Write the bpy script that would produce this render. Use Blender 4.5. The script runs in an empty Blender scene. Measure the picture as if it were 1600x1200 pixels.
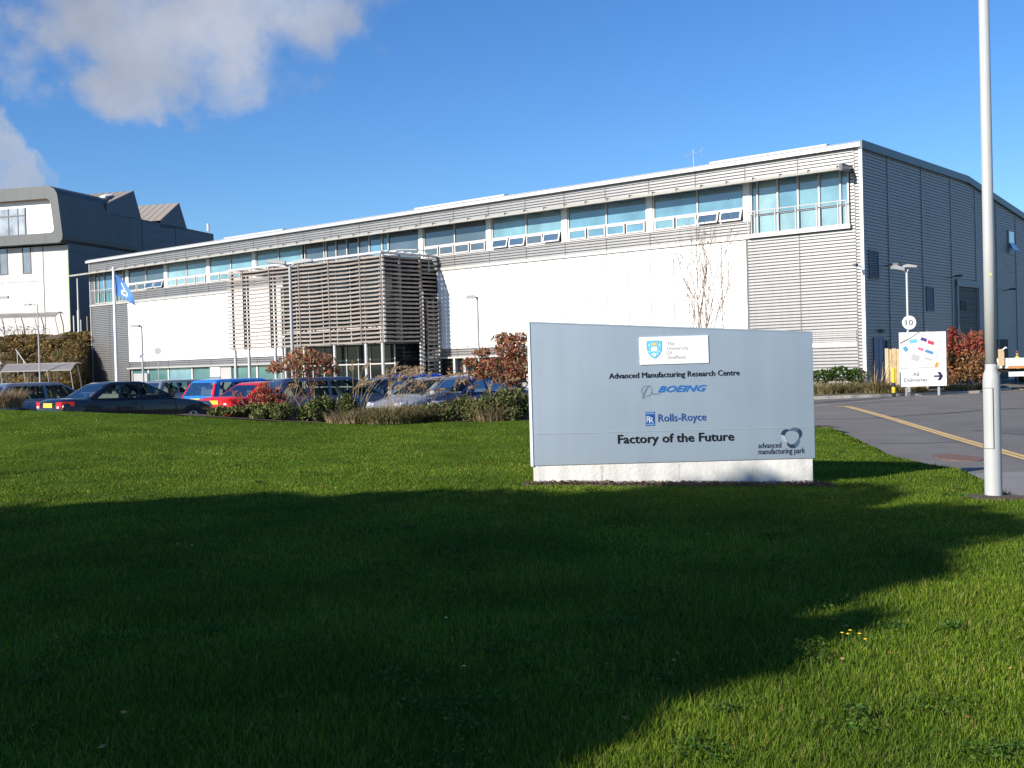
import bpy, math, random
import numpy as np
from mathutils import Vector, Matrix

sc = bpy.context.scene
C = sc.collection
rad = math.radians
random.seed(7)
RNG = np.random.default_rng(11)

# ------------------------------------------------------------------ camera
EZ = 1.45                      # eye height over the building's ground level
FPX = 1746.25                  # focal length in pixels of the 1600 px photo
_p, _r = rad(-1.001), rad(-1.573)
Rv = Vector((1, 0, 0)); Fv = Vector((0, math.cos(_p), math.sin(_p))); Uv = Vector((0, -math.sin(_p), math.cos(_p)))
Rv, Uv = Rv * math.cos(_r) + Uv * math.sin(_r), Uv * math.cos(_r) - Rv * math.sin(_r)
cam = bpy.data.cameras.new('camera'); cam.sensor_width = 36.0; cam.lens = FPX / 1600 * 36
cam.clip_start = 0.1; cam.clip_end = 6000
cam_o = bpy.data.objects.new('camera', cam); C.objects.link(cam_o)
M = Matrix.Identity(4)
for i in range(3):
    M[i][0] = Rv[i]; M[i][1] = Uv[i]; M[i][2] = -Fv[i]
M[2][3] = EZ
cam_o.matrix_world = M
sc.camera = cam_o

def ray(x, y): return Fv + Rv * ((x - 800) / FPX) - Uv * ((y - 600) / FPX)
def at(x, y, Y):
    d = ray(x, y)
    return Vector((0, 0, EZ)) + d * (Y / d.y)

# ------------------------------------------------------------------ light
SUN_EL, SUN_AZ = 25.0, 40.0    # light travels toward azimuth 40 deg (from +x to +y)
L = Vector((math.cos(rad(SUN_AZ)) * math.cos(rad(SUN_EL)), math.sin(rad(SUN_AZ)) * math.cos(rad(SUN_EL)), -math.sin(rad(SUN_EL))))
sun = bpy.data.lights.new('sun', 'SUN'); sun.energy = 4.6; sun.angle = rad(0.53); sun.color = (1.0, 0.93, 0.83)
sun_o = bpy.data.objects.new('sun', sun); C.objects.link(sun_o)
sun_o.rotation_euler = L.to_track_quat('-Z', 'Y').to_euler(); sun_o.location = (-30, -30, 40)

w = bpy.data.worlds.new('World'); sc.world = w; w.use_nodes = True
nt = w.node_tree; N = nt.nodes; K = nt.links
bg = N['Background']; bg.inputs[1].default_value = 0.135
sky = N.new('ShaderNodeTexSky'); sky.sky_type = 'NISHITA'; sky.sun_disc = False
sky.sun_elevation = rad(SUN_EL); sky.sun_rotation = rad(230)
sky.air_density = 1.0; sky.dust_density = 0.25; sky.ozone_density = 2.2; sky.altitude = 80
hs = N.new('ShaderNodeHueSaturation'); hs.inputs['Saturation'].default_value = 1.22; hs.inputs['Value'].default_value = 1.0
K.new(sky.outputs[0], hs.inputs['Color'])
tint = N.new('ShaderNodeMix'); tint.data_type = 'RGBA'; tint.blend_type = 'MULTIPLY'; tint.inputs[0].default_value = 1.0
K.new(hs.outputs[0], tint.inputs[6]); tint.inputs[7].default_value = (0.40, 0.52, 0.69, 1)
tc = N.new('ShaderNodeTexCoord')
def vmath(op, a, b=None):
    n = N.new('ShaderNodeVectorMath'); n.operation = op
    K.new(a, n.inputs[0])
    if b is not None:
        if isinstance(b, (tuple, Vector)): n.inputs[1].default_value = b
        else: K.new(b, n.inputs[1])
    return n
def wmath(op, a, b=None, clamp=False):
    n = N.new('ShaderNodeMath'); n.operation = op; n.use_clamp = clamp
    for i, q in enumerate((a, b)):
        if q is None: continue
        if isinstance(q, (int, float)): n.inputs[i].default_value = q
        else: K.new(q, n.inputs[i])
    return n.outputs[0]
dirv = vmath('NORMALIZE', tc.outputs['Generated']).outputs[0]
wn = N.new('ShaderNodeTexNoise'); wn.inputs['Scale'].default_value = 9; wn.inputs['Detail'].default_value = 6
K.new(dirv, wn.inputs['Vector'])
# warp the direction a little so that cloud banks have ragged rims
wsub = vmath('SUBTRACT', wn.outputs['Color'], (0.5, 0.5, 0.5)).outputs[0]
wsc = N.new('ShaderNodeVectorMath'); wsc.operation = 'SCALE'; wsc.inputs['Scale'].default_value = 0.010; K.new(wsub, wsc.inputs[0])
dirw = vmath('ADD', dirv, wsc.outputs[0]).outputs[0]
blobs = [  # photo px x, y, radius px, weight
    (210, 0, 120, .95), (330, 10, 130, 1.0), (450, 22, 115, .95), (555, 45, 80, .75), (610, 72, 48, .5), (350, 70, 95, .85), (300, -90, 220, .9), (500, -80, 150, .8),
    (185, 135, 78, 1.05), (225, 150, 60, .9), (160, 100, 50, .7), (60, 95, 72, .75), (30, 110, 50, .6), (110, 25, 50, .3),
    (8, 208, 46, .8), (-20, 228, 55, .75), (50, 235, 40, .55), (560, 42, 85, .95), (625, 72, 50, .75), (680, 88, 34, .45), (290, 200, 46, .62), (225, 205, 44, .6), (325, 205, 30, .35)]
mx = None
for (bx, by, br, bw) in blobs:
    d = ray(bx, by).normalized()
    dot = vmath('DOT_PRODUCT', dirw, d).outputs['Value']
    ang = br / FPX
    mr = N.new('ShaderNodeMapRange'); mr.interpolation_type = 'SMOOTHSTEP'
    mr.inputs['From Min'].default_value = math.cos(ang * 1.35); mr.inputs['From Max'].default_value = math.cos(ang * 0.15)
    mr.inputs['To Min'].default_value = 0; mr.inputs['To Max'].default_value = bw
    K.new(dot, mr.inputs['Value'])
    mx = mr.outputs[0] if mx is None else wmath('MAXIMUM', mx, mr.outputs[0])
cn = N.new('ShaderNodeTexNoise'); cn.inputs['Scale'].default_value = 15; cn.inputs['Detail'].default_value = 9; cn.inputs['Roughness'].default_value = .58
K.new(dirv, cn.inputs['Vector'])
dens = wmath('MULTIPLY', wmath('ADD', mx, wmath('MULTIPLY', wmath('SUBTRACT', cn.outputs['Fac'], 0.52), 2.1)), 1.08)
cm = N.new('ShaderNodeMapRange'); cm.interpolation_type = 'SMOOTHSTEP'
cm.inputs['From Min'].default_value = 0.05; cm.inputs['From Max'].default_value = 1.30; cm.inputs['To Max'].default_value = 0.93
K.new(dens, cm.inputs['Value'])
gate = wmath('MULTIPLY', cm.outputs[0], wmath('MULTIPLY', mx, 4.0, True))
cs = N.new('ShaderNodeTexNoise'); cs.inputs['Scale'].default_value = 7; cs.inputs['Detail'].default_value = 5
csv = vmath('ADD', dirv, (3.1, 0.4, 1.7)).outputs[0]; K.new(csv, cs.inputs['Vector'])
cr = N.new('ShaderNodeValToRGB'); K.new(cs.outputs['Fac'], cr.inputs[0])
cr.color_ramp.elements[0].position = .36; cr.color_ramp.elements[0].color = (1.62, 1.80, 2.22, 1)
cr.color_ramp.elements[1].position = .68; cr.color_ramp.elements[1].color = (2.6, 2.78, 3.2, 1)
mixc = N.new('ShaderNodeMix'); mixc.data_type = 'RGBA'
K.new(gate, mixc.inputs[0]); K.new(tint.outputs[2], mixc.inputs[6]); K.new(cr.outputs[0], mixc.inputs[7])
K.new(mixc.outputs[2], bg.inputs[0])

sc.view_settings.view_transform = 'Standard'; sc.view_settings.look = 'None'
sc.view_settings.exposure = 0.75; sc.view_settings.gamma = 1.0
sc.view_settings.use_curve_mapping = False
sc.cycles.max_bounces = 6; sc.cycles.transparent_max_bounces = 8; sc.cycles.use_denoising = True

# ------------------------------------------------------------------ materials
MATS = {}
def mat(name, col, rough=.6, metal=0., var=0., vscale=2., bump=0., bscale=60., spec=.5, coat=0., island=0., transl=0., streak=0.):
    if name in MATS: return MATS[name]
    m = bpy.data.materials.new(name); m.use_nodes = True; MATS[name] = m
    n = m.node_tree.nodes; k = m.node_tree.links; b = n['Principled BSDF']
    b.inputs['Base Color'].default_value = (*col, 1); b.inputs['Roughness'].default_value = rough
    b.inputs['Metallic'].default_value = metal; b.inputs['Specular IOR Level'].default_value = spec
    b.inputs['Coat Weight'].default_value = coat; b.inputs['Coat Roughness'].default_value = .05
    t = n.new('ShaderNodeTexCoord'); src = None
    def mul(prev, fac_out, lo, hi):
        r = n.new('ShaderNodeMapRange'); r.inputs['To Min'].default_value = lo; r.inputs['To Max'].default_value = hi
        r.inputs['From Min'].default_value = .28; r.inputs['From Max'].default_value = .72
        k.new(fac_out, r.inputs['Value'])
        x = n.new('ShaderNodeMix'); x.data_type = 'RGBA'; x.blend_type = 'MULTIPLY'; x.inputs[0].default_value = 1
        if prev is None: x.inputs[6].default_value = (*col, 1)
        else: k.new(prev, x.inputs[6])
        cmb = n.new('ShaderNodeCombineColor')
        for i in range(3): k.new(r.outputs[0], cmb.inputs[i])
        k.new(cmb.outputs[0], x.inputs[7]); return x.outputs[2]
    if var:
        no = n.new('ShaderNodeTexNoise'); no.inputs['Scale'].default_value = vscale; no.inputs['Detail'].default_value = 6
        k.new(t.outputs['Object'], no.inputs['Vector']); src = mul(src, no.outputs['Fac'], 1 - var, 1 + var)
    if streak:
        mp = n.new('ShaderNodeMapping'); mp.inputs['Scale'].default_value = (3.0, 3.0, .12); k.new(t.outputs['Object'], mp.inputs['Vector'])
        no = n.new('ShaderNodeTexNoise'); no.inputs['Scale'].default_value = 1.6; no.inputs['Detail'].default_value = 7
        k.new(mp.outputs[0], no.inputs['Vector']); src = mul(src, no.outputs['Fac'], 1 - streak, 1 + streak * .4)
    if island:
        g = n.new('ShaderNodeNewGeometry'); r = n.new('ShaderNodeMapRange'); r.inputs['To Min'].default_value = .28; r.inputs['To Max'].default_value = .72
        k.new(g.outputs['Random Per Island'], r.inputs['Value']); src = mul(src, r.outputs[0], 1 - island, 1 + island)
    if src is not None: k.new(src, b.inputs['Base Color'])
    if bump:
        no = n.new('ShaderNodeTexNoise'); no.inputs['Scale'].default_value = bscale; no.inputs['Detail'].default_value = 5
        k.new(t.outputs['Object'], no.inputs['Vector'])
        bp = n.new('ShaderNodeBump'); bp.inputs['Strength'].default_value = bump; bp.inputs['Distance'].default_value = .02
        k.new(no.outputs['Fac'], bp.inputs['Height']); k.new(bp.outputs[0], b.inputs['Normal'])
    return m

def leaf_mat(name, stops, rough=.65, transl=.3, patch=0., pscale=.3, spec=0.):
    """leaves: colour of each leaf picked at random from the stops, light passes through"""
    if name in MATS: return MATS[name]
    m = bpy.data.materials.new(name); m.use_nodes = True; MATS[name] = m
    n = m.node_tree.nodes; k = m.node_tree.links; b = n['Principled BSDF']; out = n['Material Output']
    g = n.new('ShaderNodeNewGeometry'); r = n.new('ShaderNodeValToRGB'); k.new(g.outputs['Random Per Island'], r.inputs[0])
    e = r.color_ramp.elements
    for i, (p, c) in enumerate(stops):
        el = e[i] if i < 2 else e.new(p)
        el.position = p; el.color = (*c, 1)
    col = r.outputs[0]
    if patch:
        t = n.new('ShaderNodeTexCoord'); no = n.new('ShaderNodeTexNoise'); no.inputs['Scale'].default_value = pscale; no.inputs['Detail'].default_value = 5
        k.new(t.outputs['Object'], no.inputs['Vector'])
        x = n.new('ShaderNodeMix'); x.data_type = 'RGBA'; x.blend_type = 'MULTIPLY'; x.inputs[0].default_value = 1
        rr = n.new('ShaderNodeValToRGB'); k.new(no.outputs['Fac'], rr.inputs[0])
        rr.color_ramp.elements[0].position = .3; rr.color_ramp.elements[0].color = (1 - patch, 1 - patch * .8, 1 - patch, 1)
        rr.color_ramp.elements[1].position = .7; rr.color_ramp.elements[1].color = (1 + patch * 1.1, 1 + patch * .7, 1 + patch * .2, 1)
        k.new(col, x.inputs[6]); k.new(rr.outputs[0], x.inputs[7]); col = x.outputs[2]
    k.new(col, b.inputs['Base Color']); b.inputs['Roughness'].default_value = rough; b.inputs['Specular IOR Level'].default_value = spec
    if transl:
        tr = n.new('ShaderNodeBsdfTranslucent'); k.new(col, tr.inputs['Color'])
        ms = n.new('ShaderNodeMixShader'); ms.inputs[0].default_value = transl
        k.new(b.outputs[0], ms.inputs[1]); k.new(tr.outputs[0], ms.inputs[2]); k.new(ms.outputs[0], out.inputs['Surface'])
    return m

# ------------------------------------------------------------------ mesh helpers
class MB:
    def __init__(s): s.v = []; s.f = []; s.m = []
    def add(s, vs, fs, mi=0):
        o = len(s.v); s.v.extend([tuple(p) for p in vs])
        for f in fs: s.f.append(tuple(o + i for i in f)); s.m.append(mi)
        return s
    def box(s, x0, y0, z0, x1, y1, z1, mi=0):
        x0, x1 = min(x0, x1), max(x0, x1); y0, y1 = min(y0, y1), max(y0, y1); z0, z1 = min(z0, z1), max(z0, z1)
        return s.add([(x0, y0, z0), (x1, y0, z0), (x1, y1, z0), (x0, y1, z0), (x0, y0, z1), (x1, y0, z1), (x1, y1, z1), (x0, y1, z1)],
                     [(0, 3, 2, 1), (4, 5, 6, 7), (0, 1, 5, 4), (1, 2, 6, 5), (2, 3, 7, 6), (3, 0, 4, 7)], mi)
    def poly(s, pts, mi=0): return s.add(pts, [tuple(range(len(pts)))], mi)
    def prism(s, pts, vec, mi=0):
        n = len(pts); vec = Vector(vec); a = [Vector(p) for p in pts]; b = [p + vec for p in a]
        fs = [tuple(range(n))[::-1], tuple(range(n, 2 * n))] + [(i, (i + 1) % n, n + (i + 1) % n, n + i) for i in range(n)]
        return s.add(a + b, fs, mi)
    def tube(s, pts, r, n=6, mi=0, cap=True):
        P = [Vector(p) for p in pts]; rs = r if isinstance(r, (list, tuple)) else [r] * len(P)
        vs = []; fs = []; a = None
        for i, p in enumerate(P):
            t = (P[min(i + 1, len(P) - 1)] - P[max(i - 1, 0)])
            t = t.normalized() if t.length > 1e-9 else Vector((0, 0, 1))
            if a is None: a = t.orthogonal().normalized()
            else:
                a = (a - t * a.dot(t)); a = a.normalized() if a.length > 1e-6 else t.orthogonal().normalized()
            b = t.cross(a)
            for k in range(n):
                q = 2 * math.pi * k / n; vs.append(p + (a * math.cos(q) + b * math.sin(q)) * rs[i])
        for i in range(len(P) - 1):
            for k in range(n):
                k2 = (k + 1) % n; fs.append((i * n + k, i * n + k2, (i + 1) * n + k2, (i + 1) * n + k))
        if cap: fs.append(tuple(range(n))[::-1]); fs.append(tuple(range((len(P) - 1) * n, len(P) * n)))
        return s.add(vs, fs, mi)
    def lathe(s, prof, n=16, c=(0, 0, 0), axis='z', mi=0, cap=True):
        vs = []; fs = []
        for (r, h) in prof:
            for k in range(n):
                q = 2 * math.pi * k / n; x, y = r * math.cos(q), r * math.sin(q)
                if axis == 'z': vs.append((c[0] + x, c[1] + y, c[2] + h))
                elif axis == 'y': vs.append((c[0] + x, c[1] + h, c[2] + y))
                else: vs.append((c[0] + h, c[1] + x, c[2] + y))
        for i in range(len(prof) - 1):
            for k in range(n):
                k2 = (k + 1) % n; fs.append((i * n + k, i * n + k2, (i + 1) * n + k2, (i + 1) * n + k))
        if cap: fs.append(tuple(range(n))[::-1]); fs.append(tuple(range((len(prof) - 1) * n, len(prof) * n)))
        return s.add(vs, fs, mi)
    def build(s, name, mats, parent=None, smooth=False, loc=None, rotz=0., bevel=0.):
        me = bpy.data.meshes.new(name); me.from_pydata(s.v, [], s.f)
        if not isinstance(mats, (list, tuple)): mats = [mats]
        for m in mats: me.materials.append(m)
        if len(mats) > 1: me.polygons.foreach_set('material_index', s.m)
        if smooth: me.polygons.foreach_set('use_smooth', [True] * len(s.f))
        me.update()
        o = bpy.data.objects.new(name, me); C.objects.link(o)
        if parent: o.parent = parent
        if loc is not None: o.location = loc
        o.rotation_euler.z = rotz
        if bevel:
            b = o.modifiers.new('bevel', 'BEVEL'); b.width = bevel; b.segments = 2; b.limit_method = 'ANGLE'
        return o

def np_mesh(name, v, f, mats, parent=None, loc=None, smooth=False):
    me = bpy.data.meshes.new(name); v = np.asarray(v, np.float32); f = np.asarray(f, np.int32); k = f.shape[1]
    me.vertices.add(len(v)); me.vertices.foreach_set('co', v.ravel())
    me.loops.add(f.size); me.loops.foreach_set('vertex_index', f.ravel())
    me.polygons.add(len(f)); me.polygons.foreach_set('loop_start', np.arange(0, f.size, k, dtype=np.int32))
    me.update(calc_edges=True); me.validate()
    if smooth: me.polygons.foreach_set('use_smooth', np.ones(len(f), bool))
    for m in (mats if isinstance(mats, (list, tuple)) else [mats]): me.materials.append(m)
    o = bpy.data.objects.new(name, me); C.objects.link(o)
    if parent: o.parent = parent
    if loc is not None: o.location = loc
    return o

def tag(o, label=None, cat=None, group=None, kind=None):
    if label: o['label'] = label
    if cat: o['category'] = cat
    if group: o['group'] = group
    if kind: o['kind'] = kind
    return o
def empty(name, loc, rz=0., label=None, cat=None, group=None):
    o = bpy.data.objects.new(name, None); C.objects.link(o); o.location = loc; o.rotation_euler.z = rz
    o.empty_display_size = .2
    return tag(o, label, cat, group)
def copy_tree(o, parent=None):
    c = o.copy(); C.objects.link(c)
    if parent: c.parent = parent
    for ch in [q for q in o.children]: copy_tree(ch, c)
    return c
def text(s, x0, x1, z, y, mt, parent, cap=None, shear=0., bold=0., depth=.003, label=None, name='lettering'):
    """flat mesh lettering from x0 to x1 along x, baseline z, cap height cap, facing -y; bold thickens the strokes by copies set side by side"""
    cu = bpy.data.curves.new('letters', 'FONT'); cu.body = s; cu.size = 1; cu.shear = shear; cu.resolution_u = 2
    t = bpy.data.objects.new('letters', cu); C.objects.link(t); bpy.context.view_layer.update()
    me = bpy.data.meshes.new_from_object(t.evaluated_get(bpy.context.evaluated_depsgraph_get()))
    bpy.data.objects.remove(t); bpy.data.curves.remove(cu)
    vs = np.array([tuple(v.co) for v in me.vertices]); fs = [tuple(p.vertices) for p in me.polygons]; bpy.data.meshes.remove(me)
    xa, xb = vs[:, 0].min(), vs[:, 0].max(); sx = (x1 - x0) / (xb - xa); sy = cap / .70 if cap else sx
    bw = bold * sy; b = MB(); k = 0
    for dx_, dz_ in (((0, 0),) if not bold else ((-1, 0), (-.35, .7), (.35, -.7), (1, 0), (0, 0))):
        b.add([(x0 + (p[0] - xa) * sx + dx_ * bw, y - .0004 * k, z + p[1] * sy + dz_ * bw) for p in vs], fs); k += 1
    o = b.build(name, mt, parent)
    if label: o['label'] = label
    return o
def smooth(a, b, x):
    t = np.clip((np.asarray(x, float) - a) / (b - a), 0, 1); return t * t * (3 - 2 * t)

def vnoise(x, y, scale, seed=0):
    x = np.asarray(x) / scale; y = np.asarray(y) / scale
    xi = np.floor(x).astype(int); yi = np.floor(y).astype(int); fx = x - xi; fy = y - yi
    fx = fx * fx * (3 - 2 * fx); fy = fy * fy * (3 - 2 * fy)
    def h(a, b):
        q = (a * 374761393 + b * 668265263 + seed * 974711) & 0x7fffffff
        q = ((q ^ (q >> 13)) * 1274126177) & 0x7fffffff
        return ((q ^ (q >> 16)) & 0xffff) / 65535.
    return (h(xi, yi) * (1 - fx) + h(xi + 1, yi) * fx) * (1 - fy) + (h(xi, yi + 1) * (1 - fx) + h(xi + 1, yi + 1) * fx) * fy

# ------------------------------------------------------------------ ground levels
EX = [-60, -12.4, -10.8, -7.7, -5.9, -3.7, .46, 4, 8.5, 30]
EH = [.82, .70, .615, .425, .225, .11, .09, -.02, -.34, -.40]
def lawn_z(x, y):
    x = np.asarray(x, float); y = np.asarray(y, float)
    near = -.17 - .028 * np.clip(x, 0, 6.5) - .01 * np.clip(x - 6.5, 0, 10)
    far = np.interp(x, EX, EH)
    t = np.clip((y - 13.5) / (27 - 13.5), 0, 1.2); t = t * t * (1.6 - .6 * t)
    z = near * (1 - t) + far * t
    z = z + .035 * (vnoise(x, y, 2.6, 3) - .5) * np.clip((y - 5) / 4, .4, 1) + .02 * (vnoise(x, y, .8, 5) - .5)
    z = z + .09 * np.exp(-((y - 22.5 - .04 * x) / 1.0) ** 2) * smooth(-5, -8, x)      # low rise in the turf on the left
    return z
def park_z(x, y):
    x = np.asarray(x, float); y = np.asarray(y, float)
    z = -.3 + .2 * smooth(-8, -12, x) * (1 - smooth(33, 38, y))
    z = z * smooth(26.5, 28.5, y) * (1 - smooth(1, 10, x)) + -.45 * (1 - smooth(26.5, 28.5, y) * (1 - smooth(1, 10, x)))
    return z
RX = [(-60, 14), (11.0, 14), (12.0, 8.6), (13.2, 6.35), (14.2, 6.15), (15.3, 6.5), (17.2, 6.86), (17.8, 6.65), (19.3, 6.55), (24.2, 7.3), (31, 8.25)]
def lawn_xr(y): return np.interp(y, [a for a, b in RX], [b for a, b in RX])
def grid_mesh(name, X, Y, Z, m, kind='structure', smoothf=True):
    ny, nx = X.shape; v = np.stack([X, Y, Z], -1).reshape(-1, 3)
    i = np.arange(nx * ny).reshape(ny, nx)
    f = np.stack([i[:-1, :-1], i[:-1, 1:], i[1:, 1:], i[1:, :-1]], -1).reshape(-1, 4)
    o = np_mesh(name, v, f, m, smooth=smoothf); o['kind'] = kind; return o

# ------------------------------------------------------------------ ground, lawn, asphalt
m_field = mat('field_soil', (.07, .075, .035), .95, var=.3, vscale=.05)
m_turf = mat('turf_soil', (.060, .105, .014), .95, var=.35, vscale=1.3, bump=.6, bscale=30, spec=0.)
m_soil = mat('bed_soil', (.075, .05, .032), .95, var=.35, vscale=4, bump=.9, bscale=40)
m_asph = mat('asphalt', (.142, .131, .118), .85, var=.16, vscale=.7, bump=.35, bscale=90)
m_foot = mat('footway_asphalt', (.152, .141, .127), .87, var=.13, vscale=1.1, bump=.3, bscale=110)
m_pave = mat('paving_concrete', (.21, .20, .19), .88, var=.14, vscale=1.4, bump=.3, bscale=80)
m_kerb = mat('kerb_concrete', (.40, .37, .32), .85, var=.2, vscale=5, bump=.2)
m_yel = mat('road_paint_yellow', (.62, .42, .17), .8, var=.22, vscale=6)
m_wpaint = mat('road_paint_pale', (.42, .40, .36), .8, var=.25, vscale=5)
m_rust = mat('rusty_iron', (.15, .085, .06), .9, var=.3, vscale=9)

o = MB().poly([(-3000, -3000, -.75), (3000, -3000, -.75), (3000, 5000, -.75), (-3000, 5000, -.75)]).build('ground', m_field); o['kind'] = 'structure'
xs = np.concatenate([np.linspace(-62, -16, 18), np.linspace(-14, 13, 38), np.linspace(15, 75, 10)]); ys = np.concatenate([np.linspace(-40, 24, 8), np.linspace(25.5, 40, 24), np.linspace(43, 112, 12)])
X, Y = np.meshgrid(xs, ys); grid_mesh('road', X, Y, park_z(X, Y), m_asph)
# lawn
ys = np.concatenate([np.linspace(-28, 2, 12), np.arange(2.5, 27.05, .25)]); us = np.concatenate([np.linspace(0, .38, 12), np.linspace(.4, 1, 110)])
X = np.array([[-45 + (lawn_xr(y) + 45) * u for u in us] for y in ys]); Y = np.repeat(ys[:, None], len(us), 1); Z = lawn_z(X, Y)
X = np.hstack([X, X[:, -1:] + .03]); Y = np.hstack([Y, Y[:, -1:]]); Z = np.hstack([Z, Z[:, -1:] - .5])
grid_mesh('lawn', X, Y, Z, m_turf)
# planting bed behind the lawn
ys = np.linspace(27.0, 29.6, 9); us = np.linspace(0, 1, 70)
X = np.array([[-45 + (8.0 + 45) * u for u in us] for y in ys]); Y = np.repeat(ys[:, None], len(us), 1)
fall = smooth(0, 1, (Y - 28.2 + 1.25 * smooth(-7.6, -8.8, X)) / (1.4 - .9 * smooth(-7.6, -8.8, X))); Z = lawn_z(X, np.full_like(X, 27.)) * (1 - fall) - .5 * fall + .05 * vnoise(X, Y, .6, 8) - .012
grid_mesh('planting_bed', X, Y, Z, m_soil)

def strip(pts, width, z, m, name, dz=0.):
    """flat ribbon along pts (x, y)"""
    P = [Vector((a, b, 0)) for a, b in pts]; b = MB(); lv = []; rv = []
    for i, p in enumerate(P):
        t = (P[min(i + 1, len(P) - 1)] - P[max(i - 1, 0)]).normalized(); n = Vector((-t.y, t.x, 0)) * width / 2
        lv.append(p + n); rv.append(p - n)
    zz = lambda q: z if z is not None else float(park_z(q.x, q.y)) + dz
    for i in range(len(P) - 1):
        b.poly([(rv[i].x, rv[i].y, zz(rv[i])), (rv[i + 1].x, rv[i + 1].y, zz(rv[i + 1])), (lv[i + 1].x, lv[i + 1].y, zz(lv[i + 1])), (lv[i].x, lv[i].y, zz(lv[i]))])
    o = b.build(name, m); o['kind'] = 'structure'; return o
YL = [(7.2, 6), (8.2, 14), (9.0, 19.7), (9.68, 24.2), (10.97, 32), (11.9, 38), (12.35, 41.2), (12.1, 42.0), (11.6, 42.4)]
yl2 = []
for i in range(len(YL) - 1):
    for k in range(6): t = k / 6; yl2.append((YL[i][0] * (1 - t) + YL[i + 1][0] * t, YL[i][1] * (1 - t) + YL[i + 1][1] * t))
yl2.append(YL[-1])
# footway between the lawn and the yellow lines (asphalt of another mix)
ys = np.linspace(6, 41, 60); lx = lawn_xr(np.minimum(ys, 31)) - .2 + .20 * np.clip(ys - 31, 0, 20); rx = np.interp(ys, [b for a, b in YL[:7]], [a for a, b in YL[:7]]) - .35
us = np.linspace(0, 1, 10); X = lx[:, None] * (1 - us) + rx[:, None] * us; Y = np.repeat(ys[:, None], 10, 1)
X = np.maximum(X, lx[:, None]); grid_mesh('footway', X, Y, park_z(X, Y) + .006, m_foot)
for d in (-.075, .075):
    strip([(a + d, b) for a, b in yl2[:-6]], .115, None, m_yel, 'road_line', .012)
strip(yl2[-8:] + [(11.0, 42.7)], .12, None, m_wpaint, 'road_line', .012)
strip([(10.6, 41.8), (11.6, 42.65), (13, 44.0), (15, 46.1), (16.25, 47.3)], .14, None, m_wpaint, 'road_line', .010)
b = MB(); zc = -.428
b.poly([(5.95, 13.35, zc), (9.0, 11.2, zc), (14, 10.5, zc), (17, 13.5, zc), (13, 16.3, zc), (9.2, 17.35, zc), (6.9, 17.25, zc), (6.35, 15.4, zc), (6.0, 14.1, zc)])
o = b.build('pavement', m_pave); o['kind'] = 'structure'
# far kerb, verge and yard
KP = [(7.5, 47.6), (10, 48.2), (13.5, 49.0), (16, 49.6), (17.6, 50.3), (21.5, 51.4), (24.2, 54.2), (25.6, 58), (26.2, 64), (31, 78)]
kp2 = []
for i in range(len(KP) - 1):
    for k in range(4): t = k / 4; kp2.append((KP[i][0] * (1 - t) + KP[i + 1][0] * t, KP[i][1] * (1 - t) + KP[i + 1][1] * t))
kp2.append(KP[-1])
b = MB()
for i in range(len(kp2) - 1):
    p, q = Vector((*kp2[i], 0)), Vector((*kp2[i + 1], 0)); t = (q - p).normalized(); n = Vector((-t.y, t.x, 0)) * .15; g = t * .006
    b.prism([p + g + Vector((0, 0, -.6)), q - g + Vector((0, 0, -.6)), q - g + n + Vector((0, 0, -.6)), p + g + n + Vector((0, 0, -.6))], (0, 0, .28 if i < 13 else .26))
o = b.build('kerb', m_kerb); o['kind'] = 'structure'
strip([(a + .35 * (1 if b_ > 53 else .2), b_ - .45 * (1 if b_ < 58 else 0)) for a, b_ in kp2[17:]], .16, None, m_yel, 'road_line', .012)
m_verge = mat('verge_soil', (.10, .085, .05), .95, var=.4, vscale=1.2, bump=.8, bscale=14)
P0 = np.array(kp2); us = np.linspace(0, 1, 12)
X = np.array([P0[:, 0] - .12 * 0 - u * 5 * (P0[:, 1] > 56) - u * 1.2 for u in us]); Y = np.array([P0[:, 1] + .15 + u * np.where(P0[:, 1] > 56, 2.0, 9) for u in us])
Z = -.335 + .22 * us[:, None] + .08 * (vnoise(X, Y, 1.1, 4) - .4) * np.minimum(us[:, None] * 6, 1)
grid_mesh('verge', X, Y, Z, m_verge)
strip([(7.5, 48.6), (10, 49.1), (13.5, 49.8), (15.2, 50.3)], 1.3, -.325, mat('verge_paving', (.26, .19, .15), .9, var=.2, vscale=3), 'path')
# bank on the left
m_bank = mat('bank_earth', (.085, .058, .032), .95, var=.4, vscale=.5, bump=1, bscale=6)
def bank_z(x, y):
    return -.35 + 5.75 * smooth(94.5, 105.2, np.asarray(y, float) + .12 * (np.asarray(x) + 45)) + .35 * (vnoise(x, y, 3.1, 6) - .5) * smooth(93, 97, y) * (1 - smooth(103, 105, y))
def bank_xr(y): return np.where(np.asarray(y) < 101.5, -38.45 + (101.5 - np.asarray(y, float)) * .10, -38.45 + .835 * (np.asarray(y, float) - 101.5))
ys = np.concatenate([np.linspace(92.5, 108, 45), np.linspace(110, 150, 14)]); us = np.linspace(0, 1, 60) ** .8
X = np.array([-95 + (bank_xr(y) + 95) * us for y in ys]); Y = np.repeat(ys[:, None], 60, 1); Z = bank_z(X, Y)
X = np.hstack([X, X[:, -1:] + .02]); Y = np.hstack([Y, Y[:, -1:]]); Z = np.hstack([Z, Z[:, -1:] * 0 - .7]); grid_mesh('hillside', X, Y, Z, m_bank)
m_seam = mat('tar_seam', (.045, .043, .042), .6, var=.2, vscale=8)
strip([(8.1, 32.6), (9.2, 33.3), (10.4, 33.0), (11.6, 33.9), (13.2, 34.6), (15, 36.0), (18, 37.2)], .10, None, m_seam, 'road_line', .011)
strip([(11.2, 46.2), (12.6, 44.9), (14.5, 44.4), (17, 45.6)], .12, None, m_seam, 'road_line', .011)
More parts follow.
